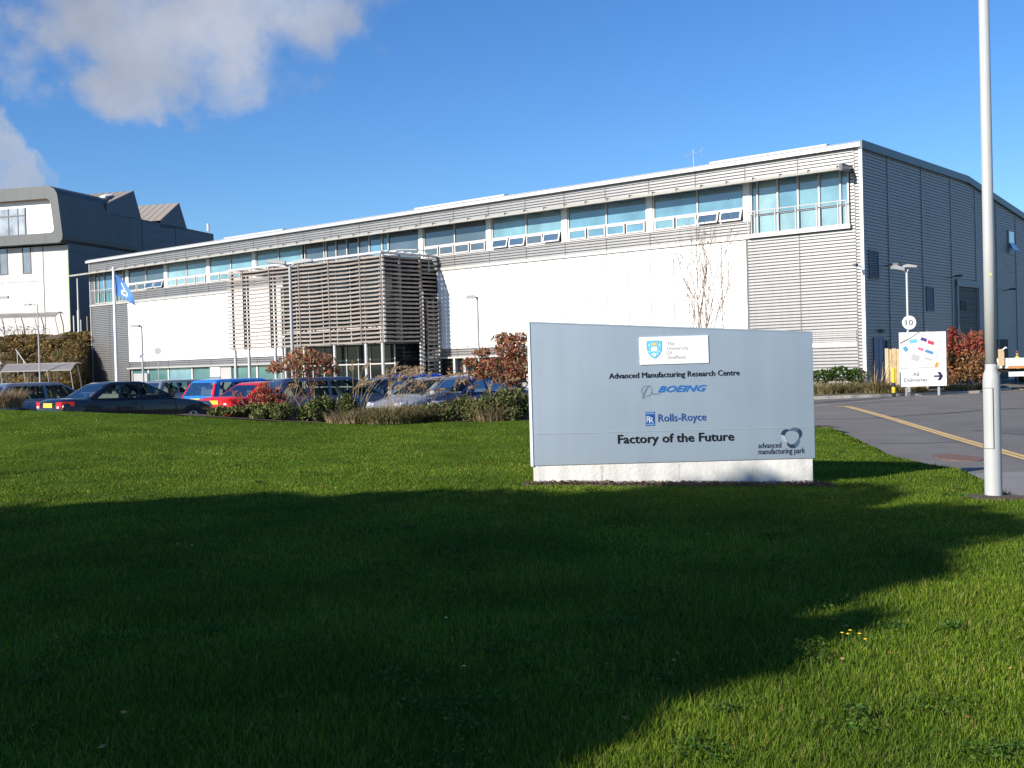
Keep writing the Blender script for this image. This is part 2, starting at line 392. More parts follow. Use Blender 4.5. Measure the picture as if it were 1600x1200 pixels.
strip([(7.4, 24.0), (8.6, 23.4), (9.5, 23.6)], .05, None, m_seam, 'road_line', .011)
b = MB(); b.poly([(11.5, 24.5, -.442), (14.6, 25.2, -.442), (14.2, 27.8, -.442), (11.1, 27.0, -.442)]); o = b.build('road_patch', mat('asphalt_patch', (.105, .10, .096), .85, var=.15, vscale=1, bump=.3, bscale=90)); o['kind'] = 'structure'
MH = MB().lathe([(.02, 0), (.40, 0), (.44, -.004), (.44, -.02)], 28).build('manhole_cover', m_rust, loc=(7.95, 20.0, -.428))
MH.scale = (.85, 1.6, 1); tag(MH, 'rust coloured iron cover set in the dark asphalt footway', 'manhole cover')

# ------------------------------------------------------------------ main building
m_grey = mat('grey_cladding', (.315, .31, .306), .5, .8, var=.05, vscale=.6, streak=.07)
m_side = mat('side_cladding', (.315, .315, .315), .5, .0, var=.05, vscale=.4, streak=.07)
m_joint = mat('joint_flashing_and_shadow', (.13, .125, .12), .5, var=.1)
m_jlite = mat('joint_cover', (.27, .275, .27), .5, var=.1)
m_white = mat('white_panel', (.82, .81, .79), .5, var=.02, vscale=.3, streak=.03)
m_fascia = mat('fascia_metal', (.55, .545, .53), .5, .55, var=.04, vscale=.5)
m_edge = mat('fascia_shaded_side', (.10, .145, .16), .45, var=.06)  # side run of the fascia metal, its shade put into the colour
m_sill = mat('sill_metal', (.50, .485, .45), .5, .4, var=.06, vscale=.7, streak=.08)
m_frame = mat('window_frame', (.50, .475, .45), .5)
m_pil = mat('pale_pilaster', (.66, .74, .72), .4, var=.04)
m_dark = mat('dark_void', (.02, .022, .025), .7)
m_roof = mat('roof_sheet', (.45, .45, .44), .5, var=.08)
m_bracket = mat('bracket_metal', (.08, .08, .075), .5)
m_shelf = mat('shade_metal', (.44, .43, .385), .5, var=.06)
def glass(name, col, rough=.06, var=.26, vs=.7, spec=1.0, coat=.6): return mat(name, col, rough, 0, var=var, vscale=vs, spec=spec, coat=coat)  # pane colour and noise stand in for blinds and sky reflections
g_blue = glass('glazing_blind_blue', (.115, .245, .315)); g_teal = glass('glazing_blind_teal', (.15, .285, .325)); g_sky = glass('glazing_sky', (.095, .205, .29))
g_grey = glass('glazing_grey', (.068, .096, .115), vs=.35, var=.22); g_lite = glass('glazing_pale', (.215, .34, .365)); g_dark = glass('glazing_dark', (.02, .035, .045), vs=.3, var=.5)
g_green = glass('glazing_green', (.08, .185, .185), vs=.5, var=.22)
g_lobby = glass('glazing_lobby', (.012, .017, .019), vs=.25, var=.6, rough=.05, spec=.45, coat=0.)

PITCH = .163
def rib_rows(b, x0, x1, z0, z1, y=0., pitch=PITCH, depth=.105, off=0., mi=0, side=None):
    """horizontal ribbed sheet on plane y (facing -y), or on plane x=0 facing +x when side=(y0, y1 function)"""
    k0 = math.floor((z0 - off) / pitch); z = off + k0 * pitch
    while z < z1 - 1e-4:
        seg = [(0, z), (0, z + pitch * .69), (depth, z + pitch * .72), (depth, z + pitch * .985), (0, z + pitch)]
        for (d0, a), (d1, c) in zip(seg[:-1], seg[1:]):
            lo, hi = max(a, z0), min(c, z1)
            if hi - lo < 1e-4: continue
            if side is None:
                b.add([(x0, y + d0, lo), (x1, y + d0, lo), (x1, y + d1, hi), (x0, y + d1, hi)], [(0, 1, 2, 3)], mi)
            else:
                y0, yf = side; y1 = yf((a + c) / 2)
                if y1 > y0: b.add([(x0 - d0, y0, lo), (x0 - d0, y1, lo), (x0 - d1, y1, hi), (x0 - d1, y0, hi)], [(0, 1, 2, 3)], mi)
        z += pitch

TH = 39.941
BLD = empty('office_building', (17.47, 55.128, 0), rad(-TH), 'long two-storey grey and white clad building with timber slatted entrance porch', 'building')
LEN = 72.4; ZT = 11.67; ZTOP = 11.96; DEPTH = 46.0
def side_top(y): return ZT - .02 if y < 15.6 else ZT - .02 - (y - 15.6) * .108
def side_ymax(z): return DEPTH if z < side_top(DEPTH) else (15.6 + (ZT - .02 - z) / .108 if z < ZT - .02 else 0)
# solid dark core, added behind the facade to block light
b = MB(); prof = [(.35, -.5), (DEPTH - .1, -.5), (DEPTH - .1, side_top(DEPTH) - .1), (15.6, ZT - .12), (.35, ZT - .12)]
b.prism([(-LEN + .1, y, z) for y, z in prof], (LEN - .2, 0, 0)); b.build('blocking_core', m_dark, BLD)
# roof with fascia
b = MB(); pr = [(-.10, ZTOP), (15.6, ZTOP), (DEPTH + .2, side_top(DEPTH) + .30), (DEPTH + .2, side_top(DEPTH) + .12), (15.6, ZT + .08), (-.0, ZT + .08)]
b.prism([(-LEN - .1, y, z) for y, z in pr], (LEN + .14, 0, 0)); b.build('roof', m_roof, BLD)
b = MB()
b.prism([(-LEN - .25, -.27, ZT), (-LEN - .25, -.27, ZTOP - .10), (-LEN - .25, -.06, ZTOP + .006), (-LEN - .25, .06, ZTOP + .006), (-LEN - .25, .06, ZT)], (LEN + .30, 0, 0))
b.build('fascia', m_fascia, BLD)
b = MB(); b.prism([(.045, -.27, ZT - .10), (.045, 15.6, ZT - .10), (.045, DEPTH + .2, side_top(DEPTH) - .08), (.045, DEPTH + .2, side_top(DEPTH) + .31), (.045, 15.6, ZTOP + .012), (.045, -.27, ZTOP + .012)], (.12, 0, 0))
b.build('roof_edge', m_edge, BLD)
for (a, c) in ((52.9, 45.5), (31.5, 23.5), (8.8, 2.05)):
    b = MB(); b.prism([(-a, .5, ZTOP), (-a, .62, ZTOP + .25), (-a, 3.0, ZTOP + .28), (-a, 3.0, ZTOP)], (a - c, 0, 0)); b.build('rooflight', m_fascia, BLD)
# cladding: upper band
JX = [-(.36 + 3.0 * k) for k in range(0, 25)]
def joints(b, xs, z0, z1, mi=1, w_=.055): 
    for x in xs: b.box(x - w_ / 2, -.018, z0, x + w_ / 2, .03, z1, mi)
b = MB(); rib_rows(b, -LEN, -.36, 10.66, ZT, off=ZT); joints(b, JX[1:], 10.7, ZT); b.build('cladding_band', [m_grey, m_joint], BLD, bevel=0)
b = MB(); rib_rows(b, -66.25, -6.12, 7.90, 8.64, off=7.90); joints(b, [x for x in JX if -66 < x < -7], 7.9, 8.64); b.build('cladding_band', [m_grey, m_joint], BLD)
b = MB(); rib_rows(b, -6.33, -.36, -.5, 7.72, off=7.72); joints(b, [-3.36, -6.31], -.5, 7.72, w_=.045)
b.box(-6.3, -.03, 1.90, -.42, .02, 2.10, 2)
for k in range(5): b.box(-6.3, -.05, 2.13 + .11 * k, -.42, .02, 2.20 + .11 * k, 0)
b.build('cladding_panel', [m_grey, m_joint, m_white], BLD)
b = MB(); rib_rows(b, -.36, -.11, -.5, ZT, off=ZT + .06); joints(b, [-.36], -.5, ZT, w_=.03); b.build('corner_cladding', [m_grey, m_joint], BLD)
b = MB(); rib_rows(b, -.60, -.36, 7.7, 10.7, off=7.72); b.build('cladding_strip', m_grey, BLD)
b = MB(); rib_rows(b, -LEN, -71.72, 7.7, 10.7, off=7.72); b.build('cladding_strip', m_grey, BLD)
b = MB(); rib_rows(b, -LEN, -66.28, -.5, 7.72, off=7.72); joints(b, [-69.36, -66.3], -.5, 7.72, w_=.05); b.build('cladding_panel', [m_grey, m_joint], BLD)
b = MB(); rib_rows(b, -66.25, -6.34, 2.06, 2.58, off=2.06); joints(b, [x for x in JX if -66 < x < -7], 2.06, 2.58); b.build('dado_cladding', [m_grey, m_joint], BLD)
# corner trims
b = MB().box(-.11, -.05, -.5, .05, .06, ZT); b.build('corner_trim', m_white, BLD)
b = MB().box(-LEN - .06, -.05, -.5, -LEN + .06, .06, ZT); b.build('corner_trim', m_sill, BLD)
# left gable
b = MB(); b.add([(-LEN, 0, -.5), (-LEN, DEPTH, -.5), (-LEN, DEPTH, side_top(DEPTH)), (-LEN, 15.6, ZT), (-LEN, 0, ZT)], [(4, 3, 2, 1, 0)]); b.build('end_wall', m_grey, BLD)
# white cladding
def white(x0, x1):
    b = MB(); n = round((x1 - x0) / 1.5); wd = (x1 - x0) / n
    b.box(x0, .03, 2.58, x1, .06, 7.71, 1)
    for i in range(n): b.box(x0 + i * wd + .026, -.01, 2.585, x0 + (i + 1) * wd - .026, .03, 7.705, 0)
    b.build('white_cladding', [m_white, m_joint], BLD)
white(-66.3, -45.3); white(-28.9, -6.36)
# sill, shading shelf
b = MB(); b.box(-LEN, -.12, 7.715, -6.12, .05, 7.885); b.box(-6.12, -.22, 7.73, -.56, .05, 7.94); b.build('sill', m_sill, BLD)
b = MB().box(-66.3, -.06, 8.645, -6.3, .05, 8.70); b.build('window_ledge', m_frame, BLD)
b = MB(); b.prism([(-73.9, -1.14, 10.52), (-73.9, -1.18, 10.63), (-73.9, -1.12, 10.66), (-73.9, .0, 10.74), (-73.9, .0, 10.66)], (73.45, 0, 0))
shelf = b.build('sun_shelf', m_shelf, BLD)
for k in range(48):
    x = -.75 - 1.52 * k
    MB().box(x - .018, -1.20, 10.58, x + .018, -.02, 10.72).build('bracket', m_bracket, shelf)
MB().box(-.62, -1.22, 10.45, -.46, .1, 10.80).build('bracket', m_bracket, shelf)
# windows
def pane(par, x0, x1, z0, z1, m, y=.07): return MB().box(x0, y, z0, x1, y + .02, z1).build('pane', m, par)
def bay(x0, x1, panes, tilt):
    """x0<x1: frame with two big panes above and four small opening lights below"""
    f = MB(); zm, zb, zt = 9.38, 8.70, 10.70; xm = (x0 + x1) / 2
    for x in (x0 + .03, xm, x1 - .03): f.box(x - .04, -.0, zb, x + .04, .10, zt)
    f.box(x0, -.004, zm - .05, x1, .10, zm + .05); f.box(x0, -.004, zb, x1, .10, zb + .06)
    fr = f.build('window', m_frame, BLD)
    pane(fr, x0 + .07, xm - .04, zm + .05, zt, panes[0]); pane(fr, xm + .04, x1 - .07, zm + .05, zt, panes[1])
    wd = (x1 - x0 - .1) / 4
    for i in range(4):
        a = x0 + .05 + i * wd + .05; c = a + wd - .10; t = tilt[i]
        h = MB(); H = .58; zt2 = zm - .07
        def pt(x, d, s): # d below hinge, s out
            return (x, -.03 - math.sin(t) * d - s * math.cos(t), zt2 - math.cos(t) * d + s * math.sin(t) * .3)
        def bar(xa, xb, d0, d1, s0=0., s1=.05, mi=0):
            p = [pt(xa, d0, s0), pt(xb, d0, s0), pt(xb, d1, s0), pt(xa, d1, s0), pt(xa, d0, s1), pt(xb, d0, s1), pt(xb, d1, s1), pt(xa, d1, s1)]
            h.add(p, [(0, 1, 2, 3), (4, 7, 6, 5), (0, 4, 5, 1), (1, 5, 6, 2), (2, 6, 7, 3), (3, 7, 4, 0)], mi)
        e = .085
        bar(a, c, 0, e); bar(a, c, H - e, H); bar(a, a + e, e, H - e); bar(c - e, c, e, H - e)
        bar(a + e, c - e, e, H - e, .0, .02, 1)
        h.build('opening_light', [m_fascia if t > .01 else m_frame, panes[2] if t < .01 else glass('glazing_open_light', (.06, .105, .165))], fr)
        pane(fr, a, c, zb + .05, zm - .05, g_dark, .12)
T0 = [0, 0, 0, 0]
bays = [(6.45, 12.10, (g_blue, g_blue, g_teal), (.30, .34, 0, 0)[::-1]), (12.55, 18.10, (g_blue, g_blue, g_blue), (0, 0, 0, 0)),
        (18.55, 24.10, (g_teal, g_teal, g_grey), (.30, 0, .22, .30)[::-1]), (24.55, 30.10, (g_grey, g_grey, g_grey), T0),
        (48.55, 54.10, (g_teal, g_teal, g_teal), T0), (54.55, 60.10, (g_lite, g_lite, g_lite), (0, 0, 0, 0)), (60.55, 66.05, (g_grey, g_grey, g_grey), (0, 0, .3, .3))]
bays.insert(4, (42.6, 48.1, (g_teal, g_teal, g_teal), T0))
for (a, c, pn, tl) in bays:
    bay(-c, -a, (pn[1], pn[0], pn[2]), tl if a < 20 else tl)
for s in (6.28, 12.33, 18.33, 24.33, 30.36, 48.33, 54.3, 60.3, 66.2):
    MB().box(-s - .19, -.03, 8.645, -s + .19, .12, 10.7).build('pilaster', m_pil, BLD)
# middle run of tall lights above the porch
xs_ = [42.3, 40.17, 39.93, 38.86, 37.71, 36.51, 35.4, 34.11, 33.5, 30.55]
f = MB()
for x in xs_: f.box(-x - .05, -.01, 8.66, -x + .05, .10, 10.7)
fr = f.build('window', m_frame, BLD)
for i in range(len(xs_) - 1):
    pane(fr, -xs_[i] + .05, -xs_[i + 1] - .05, 8.68, 10.7, g_dark if i == 4 else (g_grey if i in (0, 2, 3, 5, 8) else g_sky))
# end windows, full height with a rail
def end_window(x0, x1, mulls, gl, glo):
    f = MB()
    for x in [x0 + .03, x1 - .03] + mulls: f.box(x - .045, -.02, 7.94, x + .045, .10, 10.7)
    f.box(x0, -.016, 8.90, x1, .10, 8.98); f.box(x0, -.016, 7.93, x1, .10, 7.99); fr = f.build('window', m_frame, BLD)
    xx = sorted([x0] + mulls + [x1])
    for i in range(len(xx) - 1):
        pane(fr, xx[i] + .05, xx[i + 1] - .05, 8.98, 10.7, gl[i % len(gl)]); pane(fr, xx[i] + .05, xx[i + 1] - .05, 7.98, 8.90, glo)
    r = MB(); r.tube([(x0 - .05, -.35, 9.10), (x1 + .05, -.35, 9.10)], .028, 6)
    for x in mulls[::1] + [x0, x1]: r.box(x - .02, -.36, 7.95, x + .02, -.30, 9.10)
    r.build('guard_rail', m_frame, fr)
end_window(-6.05, -.68, [-5.67, -4.51, -3.38, -2.24, -1.11], [g_sky, g_lite, g_blue, g_teal, g_teal, g_blue], g_lite)
end_window(-71.65, -66.45, [-70.97, -70.0, -68.1, -66.9], [g_grey, g_sky, g_sky, g_grey], g_green)
# ground floor strip
MB().box(-66.3, -.30, 1.95, -6.34, .05, 2.055).build('canopy_strip', m_sill, BLD)
xg = -66.0
k = 0
while xg < -46:
    wd = [2.6, 3.0, 3.4, 2.9, 3.1][k % 5]
    f = MB(); f.box(xg, -.01, -.4, xg + .12, .1, 1.95); f.box(xg + wd - .08, -.01, -.4, xg + wd, .1, 1.95); f.box(xg, -.008, -.4, xg + wd, .1, .35); fr = f.build('window', m_frame, BLD)
    pane(fr, xg + .12, xg + wd - .08, .35, 1.95, [g_green, g_green, g_teal, g_green, g_green][k % 5]); xg += wd; k += 1
MB().box(-54.4, -.06, .2, -51.6, .09, 1.95).build('pier', m_sill, BLD)
MB().box(-29.0, .05, -.4, -6.34, .1, 1.95).build('shopfront', g_lobby, BLD)
for s in (27.4, 26.5, 21.3, 15.3): MB().box(-s - .09, -.28, -.4, -s + .09, .05, 1.95).build('pier', m_fascia, BLD)
# wall behind porch
MB().box(-45.3, .02, -.4, -28.9, .1, 7.71).build('curtain_wall', g_lobby, BLD)
f = MB()
for i in range(12): f.box(-45.2 + i * 1.48 - .04, -.04, -.4, -45.2 + i * 1.48 + .04, .03, 7.7)
for z in (1.9, 4.0, 6.0): f.box(-45.2, -.035, z - .05, -28.95, .03, z + .05)
f.build('mullions', m_frame, BLD)

# porch: timber slat screens on steel columns
m_slat = mat('weathered_timber', (.26, .225, .195), .8, var=.22, vscale=1.2, bump=.3, bscale=18, island=.14)
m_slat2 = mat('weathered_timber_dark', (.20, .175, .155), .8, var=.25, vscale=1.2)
m_steel = mat('galvanised_steel', (.50, .50, .49), .45, .25, var=.1)
XL, XR, YF, ZB, ZR = -44.55, -28.97, -5.0, 3.02, 8.60
rails = [44.45, 43.13, 42.78, 40.1, 39.82, 36.93, 36.66, 33.94, 33.64, 30.95, 30.61, 29.4, 29.02]
def slats(b, p0, p1, z0, z1, n, out, th=.05, hh=.122, sag=.035, jit=1.):
    p0, p1, out = Vector(p0), Vector(p1), Vector(out)
    for i in range(n):
        z = z0 + (z1 - z0) * (i + .5) / n
        m_ = 5; pts = []
        for q in range(m_):
            t = q / (m_ - 1); pts.append(p0.lerp(p1, t) + Vector((0, 0, z - sag * (1 - (2 * t - 1) ** 2) * jit)))
        dz = Vector((0, 0, hh / 2)); tl = Vector((0, 0, .03))
        vs = []; fs = []
        for q in range(m_): vs += [pts[q] - dz, pts[q] - dz + out * th, pts[q] + dz - tl + out * th, pts[q] + dz]
        for q in range(m_ - 1):
            for e in range(4): fs.append((q * 4 + e, q * 4 + (e + 1) % 4, q * 4 + 4 + (e + 1) % 4, q * 4 + 4 + e))
        fs += [(0, 1, 2, 3), ((m_ - 1) * 4 + 3, (m_ - 1) * 4 + 2, (m_ - 1) * 4 + 1, (m_ - 1) * 4)]
        b.add(vs, fs)
NS = 21
pan = [44.55] + rails[1:-1] + [28.97]
segs = [(44.9, 43.05), (43.13, 40.05), (40.1, 36.9), (36.95, 33.9), (33.95, 30.9), (30.95, 28.95)]
for (a, c) in segs:
    b = MB(); slats(b, (-a, YF, 0), (-c, YF, 0), ZB, ZR, NS, (0, -1, 0), jit=.55 if a - c < 2.5 else 1); scr = b.build('timber_screen', m_slat, BLD)
    f = MB(); f.box(-c - .06, YF - .085, ZB, -c + .02, YF + .02, ZR); f.box(-a + .10, YF + .25, ZB, -a + .22, YF + .37, ZR); f.box(-c - .32, YF + .25, ZB, -c - .22, YF + .37, ZR)
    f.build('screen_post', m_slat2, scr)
b = MB(); slats(b, (XR, YF, 0), (XR, -1.5, 0), ZB, ZR, NS, (1, 0, 0), jit=.6); scr = b.build('timber_screen', m_slat, BLD)
f = MB()
for y in (YF + .04, -3.4, -1.55): f.box(XR - .1, y - .05, ZB, XR + .03, y + .05, ZR)
f.build('screen_post', m_slat2, scr)
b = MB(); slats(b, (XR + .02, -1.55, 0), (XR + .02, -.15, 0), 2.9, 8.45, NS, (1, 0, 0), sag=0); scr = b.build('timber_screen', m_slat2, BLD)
b = MB(); slats(b, (XR + .25, -1.3, 0), (XR + .25, -.06, 0), -.2, 5.78, 22, (1, 0, 0), sag=0); scr = b.build('timber_screen', m_slat, BLD)
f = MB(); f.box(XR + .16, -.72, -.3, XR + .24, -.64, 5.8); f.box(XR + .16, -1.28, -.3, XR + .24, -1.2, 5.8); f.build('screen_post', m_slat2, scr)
# column of bright square slat ends at the corner post
f = MB(); f.box(XR + .055, YF - .06, ZB, XR + .12, YF + .06, ZR)
for i in range(NS):
    z = ZB + (ZR - ZB) * (i + .5) / NS; f.box(XR + .13, YF - .09, z - .075, XR + .20, YF + .07, z + .075, 1)
f.build('corner_post', [m_slat2, m_fascia], BLD)
f = MB(); f.box(XR + .02, -1.62, 0, XR + .1, -1.52, 6.6)
for i in range(24):
    z = .3 + 6.2 * i / 24; f.box(XR + .10, -1.66, z - .07, XR + .17, -1.50, z + .07, 1)
f.build('corner_post', [m_slat2, m_fascia], BLD)
# top frame
b = MB()
b.box(XL - .3, YF - .10, ZR + .02, XR + .10, YF + .05, ZR + .16); b.box(XL - .1, YF + 1.4, ZR + .02, XR, YF + 1.5, ZR + .12); b.box(XR - .06, YF + .05, ZR + .02, XR + .08, -.02, ZR + .14)
for i in range(9): b.box(XL + .3 + i * 1.9, YF + .05, ZR + .03, XL + .4 + i * 1.9, -.1, ZR + .11)
for i in range(6): b.box(XR - .7, YF + .5 + .7 * i, ZR + .16, XR + .09, YF + .62 + .7 * i, ZR + .24)
b.tube([(XR - 3.5, -2.2, ZR + .5), (XR - 1.2, -2.2, ZR + .5), (XR + .05, -1.9, ZR + .42), (XR + .05, -.8, ZR + .4), (XR + .05, -.8, ZR - 1.0)], .04, 6)
b.build('top_frame', m_steel, BLD)
MB().box(XL + .3, YF + .7, ZR - .25, XR - .4, -.05, ZR - .10).build('porch_ceiling', mat('porch_soffit', (.07, .065, .06), .8), BLD)
MB().box(-40.2, YF + .9, 3.0, XR - 1.1, -.05, 3.14).build('porch_floor', mat('porch_deck', (.13, .13, .12), .8), BLD)
lob = MB().box(-40.0, YF + 1.1, 3.14, XR - 1.3, -.06, ZR - .26).build('lobby_glazing', g_lobby, BLD)
f = MB()
for i in range(8): x = -40.0 + i * 1.38; f.box(x - .035, YF + 1.05, 3.14, x + .035, YF + 1.12, ZR - .27)
for z in (4.1, 5.9, 7.2): f.box(-40.0, YF + 1.055, z - .03, XR - 1.3, YF + 1.11, z + .03)
f.build('glazing_bars', m_frame, lob)
MB().box(-40.0, YF + 2.6, -.4, XR - 1.6, -.06, 2.99).build('entrance_glazing', g_lobby, BLD)
f = MB()
for i in range(9): x = -40.0 + i * 1.17; f.box(x - .035, YF + 2.54, -.4, x + .035, YF + 2.62, 2.98)
f.box(-40, YF + 2.53, 1.7, XR - 1.6, YF + 2.61, 1.78); f.box(-40, YF + 2.53, .2, XR - 1.6, YF + 2.61, .28); f.build('entrance_frame', m_frame, BLD)
for s in (44.26, 42.67, 39.72, 38.64, 36.66, 33.6, 30.61, 29.09):
    MB().lathe([(.15, -.4), (.15, -.36), (.105, -.35), (.105, ZB)], 14, (-s, YF + .02, 0)).build('column', m_steel, BLD, smooth=False)
MB().lathe([(.15, -.4), (.09, -.35), (.09, ZB)], 12, (XR - .1, -1.6, 0)).build('column', m_steel, BLD)
# noticeboard on the pier
b = MB(); b.box(-54.3, -.12, 1.15, -53.0, -.062, 1.90, 0); b.box(-54.3, -.125, .72, -53.0, -.062, 1.145, 1); b.build('notice_board', [m_white, mat('notice_grey', (.16, .2, .26), .5)], BLD)
MB().box(-65.4, -.2, .5, -63.3, .0, 1.55).build('wall_cabinet', m_fascia, BLD)

# side wall
b = MB(); rib_rows(b, 0., 0., -.5, ZT - .02, off=ZT, depth=.055, side=(.05, side_ymax))
for y in (3.31, 8.14, 12.81, 17.19, 21.3, 25.47, 30.2, 35): 
    zt = side_top(y) - .02; b.box(-.03, y - .10, -.5, .006, y - .03, zt, 1); b.box(-.03, y - .03, -.5, .03, y + .11, zt, 2)  # dark strip paints the shadow of the recessed joint beside its light cover
sw = b.build('side_wall', [m_side, m_joint, m_jlite], BLD)
def louvre(y0, y1, z0, z1):
    b = MB(); b.box(0, y0, z0, .05, y0 + .07, z1); b.box(0, y1 - .07, z0, .05, y1, z1); b.box(0, y0, z1 - .07, .052, y1, z1); b.box(0, y0, z0, .052, y1, z0 + .07)
    b.box(-.02, y0, z0, .012, y1, z1, 1)
    z = z0 + .1
    while z < z1 - .1: b.add([(.045, y0 + .07, z), (.045, y1 - .07, z), (.012, y1 - .07, z + .09), (.012, y0 + .07, z + .09)], [(0, 1, 2, 3)]); z += .12
    b.build('louvre', [mat('louvre_metal', (.12, .125, .13), .5), m_dark], BLD)
louvre(.66, 1.86, 5.22, 6.67); louvre(8.57, 9.68, 3.75, 5.14)
b = MB(); b.box(0, 13.35, -.4, .12, 13.6, 5.62); b.box(0, 17.3, -.4, .12, 17.5, 5.62); b.box(0, 13.35, 5.32, .124, 17.5, 5.72)
rd = b.build('roller_door', mat('door_frame_blue', (.17, .20, .23), .5, var=.1), BLD)
b = MB(); z = -.4
while z < 5.3: b.box(-.02, 13.6, z, .02, 17.3, z + .10); z += .115
b.build('shutter', mat('shutter_dark', (.035, .038, .042), .6, var=.2), rd)
for yy in (14.1, 14.75): MB().box(.02, yy, 3.9, .035, yy + .4, 4.5).build('vision_panel', m_dark, rd)
b = MB(); b.box(0, 23.7, 7.85, .07, 24.95, 9.35)
wn_ = b.build('window', mat('blue_frame', (.10, .17, .24), .4), BLD); MB().box(.06, 23.8, 8.55, .08, 24.85, 9.27).build('pane', glass('glazing_side', (.25, .38, .5)), wn_)
for yy in (23.78, 24.36): MB().add([(.08, yy, 8.5), (.08, yy + .5, 8.5), (.38, yy + .5, 8.0), (.38, yy, 8.0)], [(0, 1, 2, 3)]).prism([(.08, yy, 8.5), (.08, yy + .5, 8.5), (.38, yy + .5, 8.0), (.38, yy, 8.0)], (.02, 0, .02)).build('opening_light', g_sky, wn_)
b = MB(); b.box(0, 1.0, -.4, .05, 1.1, 2.3); b.box(0, 2.2, -.4, .05, 2.32, 2.3); b.box(0, 1.0, 2.2, .054, 2.32, 2.3); b.box(-.02, 1.1, -.4, .03, 2.2, 2.2, 1); b.box(.03, 1.62, -.4, .045, 1.66, 2.2)
b.build('door', [mat('door_surround', (.08, .12, .17), .5), mat('door_blue', (.06, .16, .30), .5, var=.1)], BLD)
MB().box(.0, 1.75, 2.55, .22, 2.1, 2.72).build('wall_lamp', m_bracket, BLD)
MB().box(.0, 2.55, 1.7, .10, 2.85, 2.15).build('meter_box', mat('cabinet_dark', (.10, .11, .11), .6), BLD)
MB().tube([(-.1, -.06, 5.80), (-.1, -.75, 5.84)], .025, 6).box(-.18, -.95, 5.78, -.02, -.6, 5.9).build('wall_lamp', m_bracket, BLD)
MB().tube([(.0, 2.6, 5.95), (.5, 2.6, 6.0)], .025, 6).box(.4, 2.45, 5.93, .8, 2.75, 6.05).build('wall_lamp', m_bracket, BLD)
MB().tube([(.0, 12.2, 5.75), (.5, 12.2, 5.82)], .025, 6).box(.4, 12.05, 5.76, .8, 12.35, 5.88).build('wall_lamp', m_bracket, BLD)
MB().tube([(.0, 22.6, 5.35), (.5, 22.6, 5.42)], .025, 6).box(.4, 22.45, 5.36, .8, 22.75, 5.48).build('wall_lamp', m_bracket, BLD)
MB().box(-.02, 20.9, -.4, .02, 23.3, 2.2).build('doorway', m_dark, BLD)
# roof aerial
b = MB(); b.tube([(0, 0, 0), (0, 0, .95)], .02, 6); b.tube([(-.42, 0, .62), (.38, .0, .85)], .012, 5)
for i in range(7): t = i / 6; b.tube([(-.4 + .75 * t, -.16, .63 + .21 * t), (-.4 + .75 * t, .16, .63 + .21 * t)], .006, 4)
b.tube([(.36, 0, .55), (.42, 0, 1.08)], .008, 4); b.tube([(.30, 0, .92), (.48, 0, .98)], .006, 4)
a_ = b.build('roof_aerial', m_steel, loc=(10.16 + .2, 60.0 + 1.9, ZTOP - .01), rotz=.2); a_.scale = (1.25, 1.25, 1.15)
tag(a_, 'small television aerial standing on the roof edge of the long building', 'aerial')

# ------------------------------------------------------------------ second building on the left
KK = 1.158
def zz(z): return 1.45 + (z - 1.45) * KK
B2 = empty('laboratory_building', (-43.25, 110, 5.3), rad(-15), 'pale clad building with a dark rounded overhanging upper storey and sawtooth roof', 'building')
Z0 = 5.3
def q2(o): return o
m_cream = mat('cream_cladding', (.60, .575, .55), .6, var=.03, streak=.06); m_slate = mat('slate_cladding', (.070, .080, .082), .55, var=.12, vscale=.4)
m_navy = mat('navy_ribbed_cladding', (.048, .064, .090), .5, var=.10, vscale=.5); m_tan = mat('tan_roof_sheet', (.29, .255, .215), .55, var=.08)
m_lime = mat('lime_trim', (.38, .43, .24), .5)
def lz(z): return zz(z) - Z0
b = MB(); zt = lz(12.62); s1 = 2.45 * KK
rib_rows(b, -s1, 0, lz(4.3), zt, pitch=.2, depth=.03)
xx = -s1
while xx > -30:
    b.box(xx - 1.20, 0, lz(4.3), xx - .015, .05, lz(9.66)); b.box(xx - 1.20, 0, lz(9.7), xx - .015, .05, zt); xx -= 1.215
b.box(-30, .03, lz(4.3), -s1, .06, zt, 1); b.box(-s1 - .06, -.03, lz(4.3), -s1 + .0, .04, zt, 1)
b.build('front_wall', [m_cream, m_joint], B2)
MB().box(-.08, -.06, lz(4.3), .05, .05, zt).build('corner_trim', m_lime, B2)
MB().box(-30, .06, lz(4.3), -.3, 20, zt).build('blocking_core', m_dark, B2)
b = MB(); z = lz(4.3)
while z < lz(16.1) - .01:
    z1 = min(z + .9, lz(16.1)); b.box(-.3, .05, z, 0, 28.0, z1 - .03); b.box(-.3, .06, z1 - .03, -.03, 28.0, z1); z = z1
for y in (12.8, 19.5): b.box(-.02, y, lz(4.3), .03, y + .12, lz(16.1))
b.build('side_wall', m_navy, B2)
MB().box(-26, 12.2, lz(10), -.3, 27.9, lz(16.08)).build('rear_block', m_navy, B2)
for s in (3.75, 6.1, 9.2):
    a, c = -(s + .70) * KK, -s * KK
    f = MB(); f.box(a - .1, -.05, lz(10.45), a, .05, lz(12.6)); f.box(c, -.05, lz(10.45), c + .1, .05, lz(12.6)); f.box(a - .1, -.054, lz(10.45) - .1, c + .1, .05, lz(10.45)); fr = f.build('window', mat('dark_frame', (.10, .10, .11), .5), B2)
    MB().box(a, -.01, lz(10.45), c, .02, lz(12.6)).build('pane', glass('glazing_lab', (.16, .18, .20)), fr)
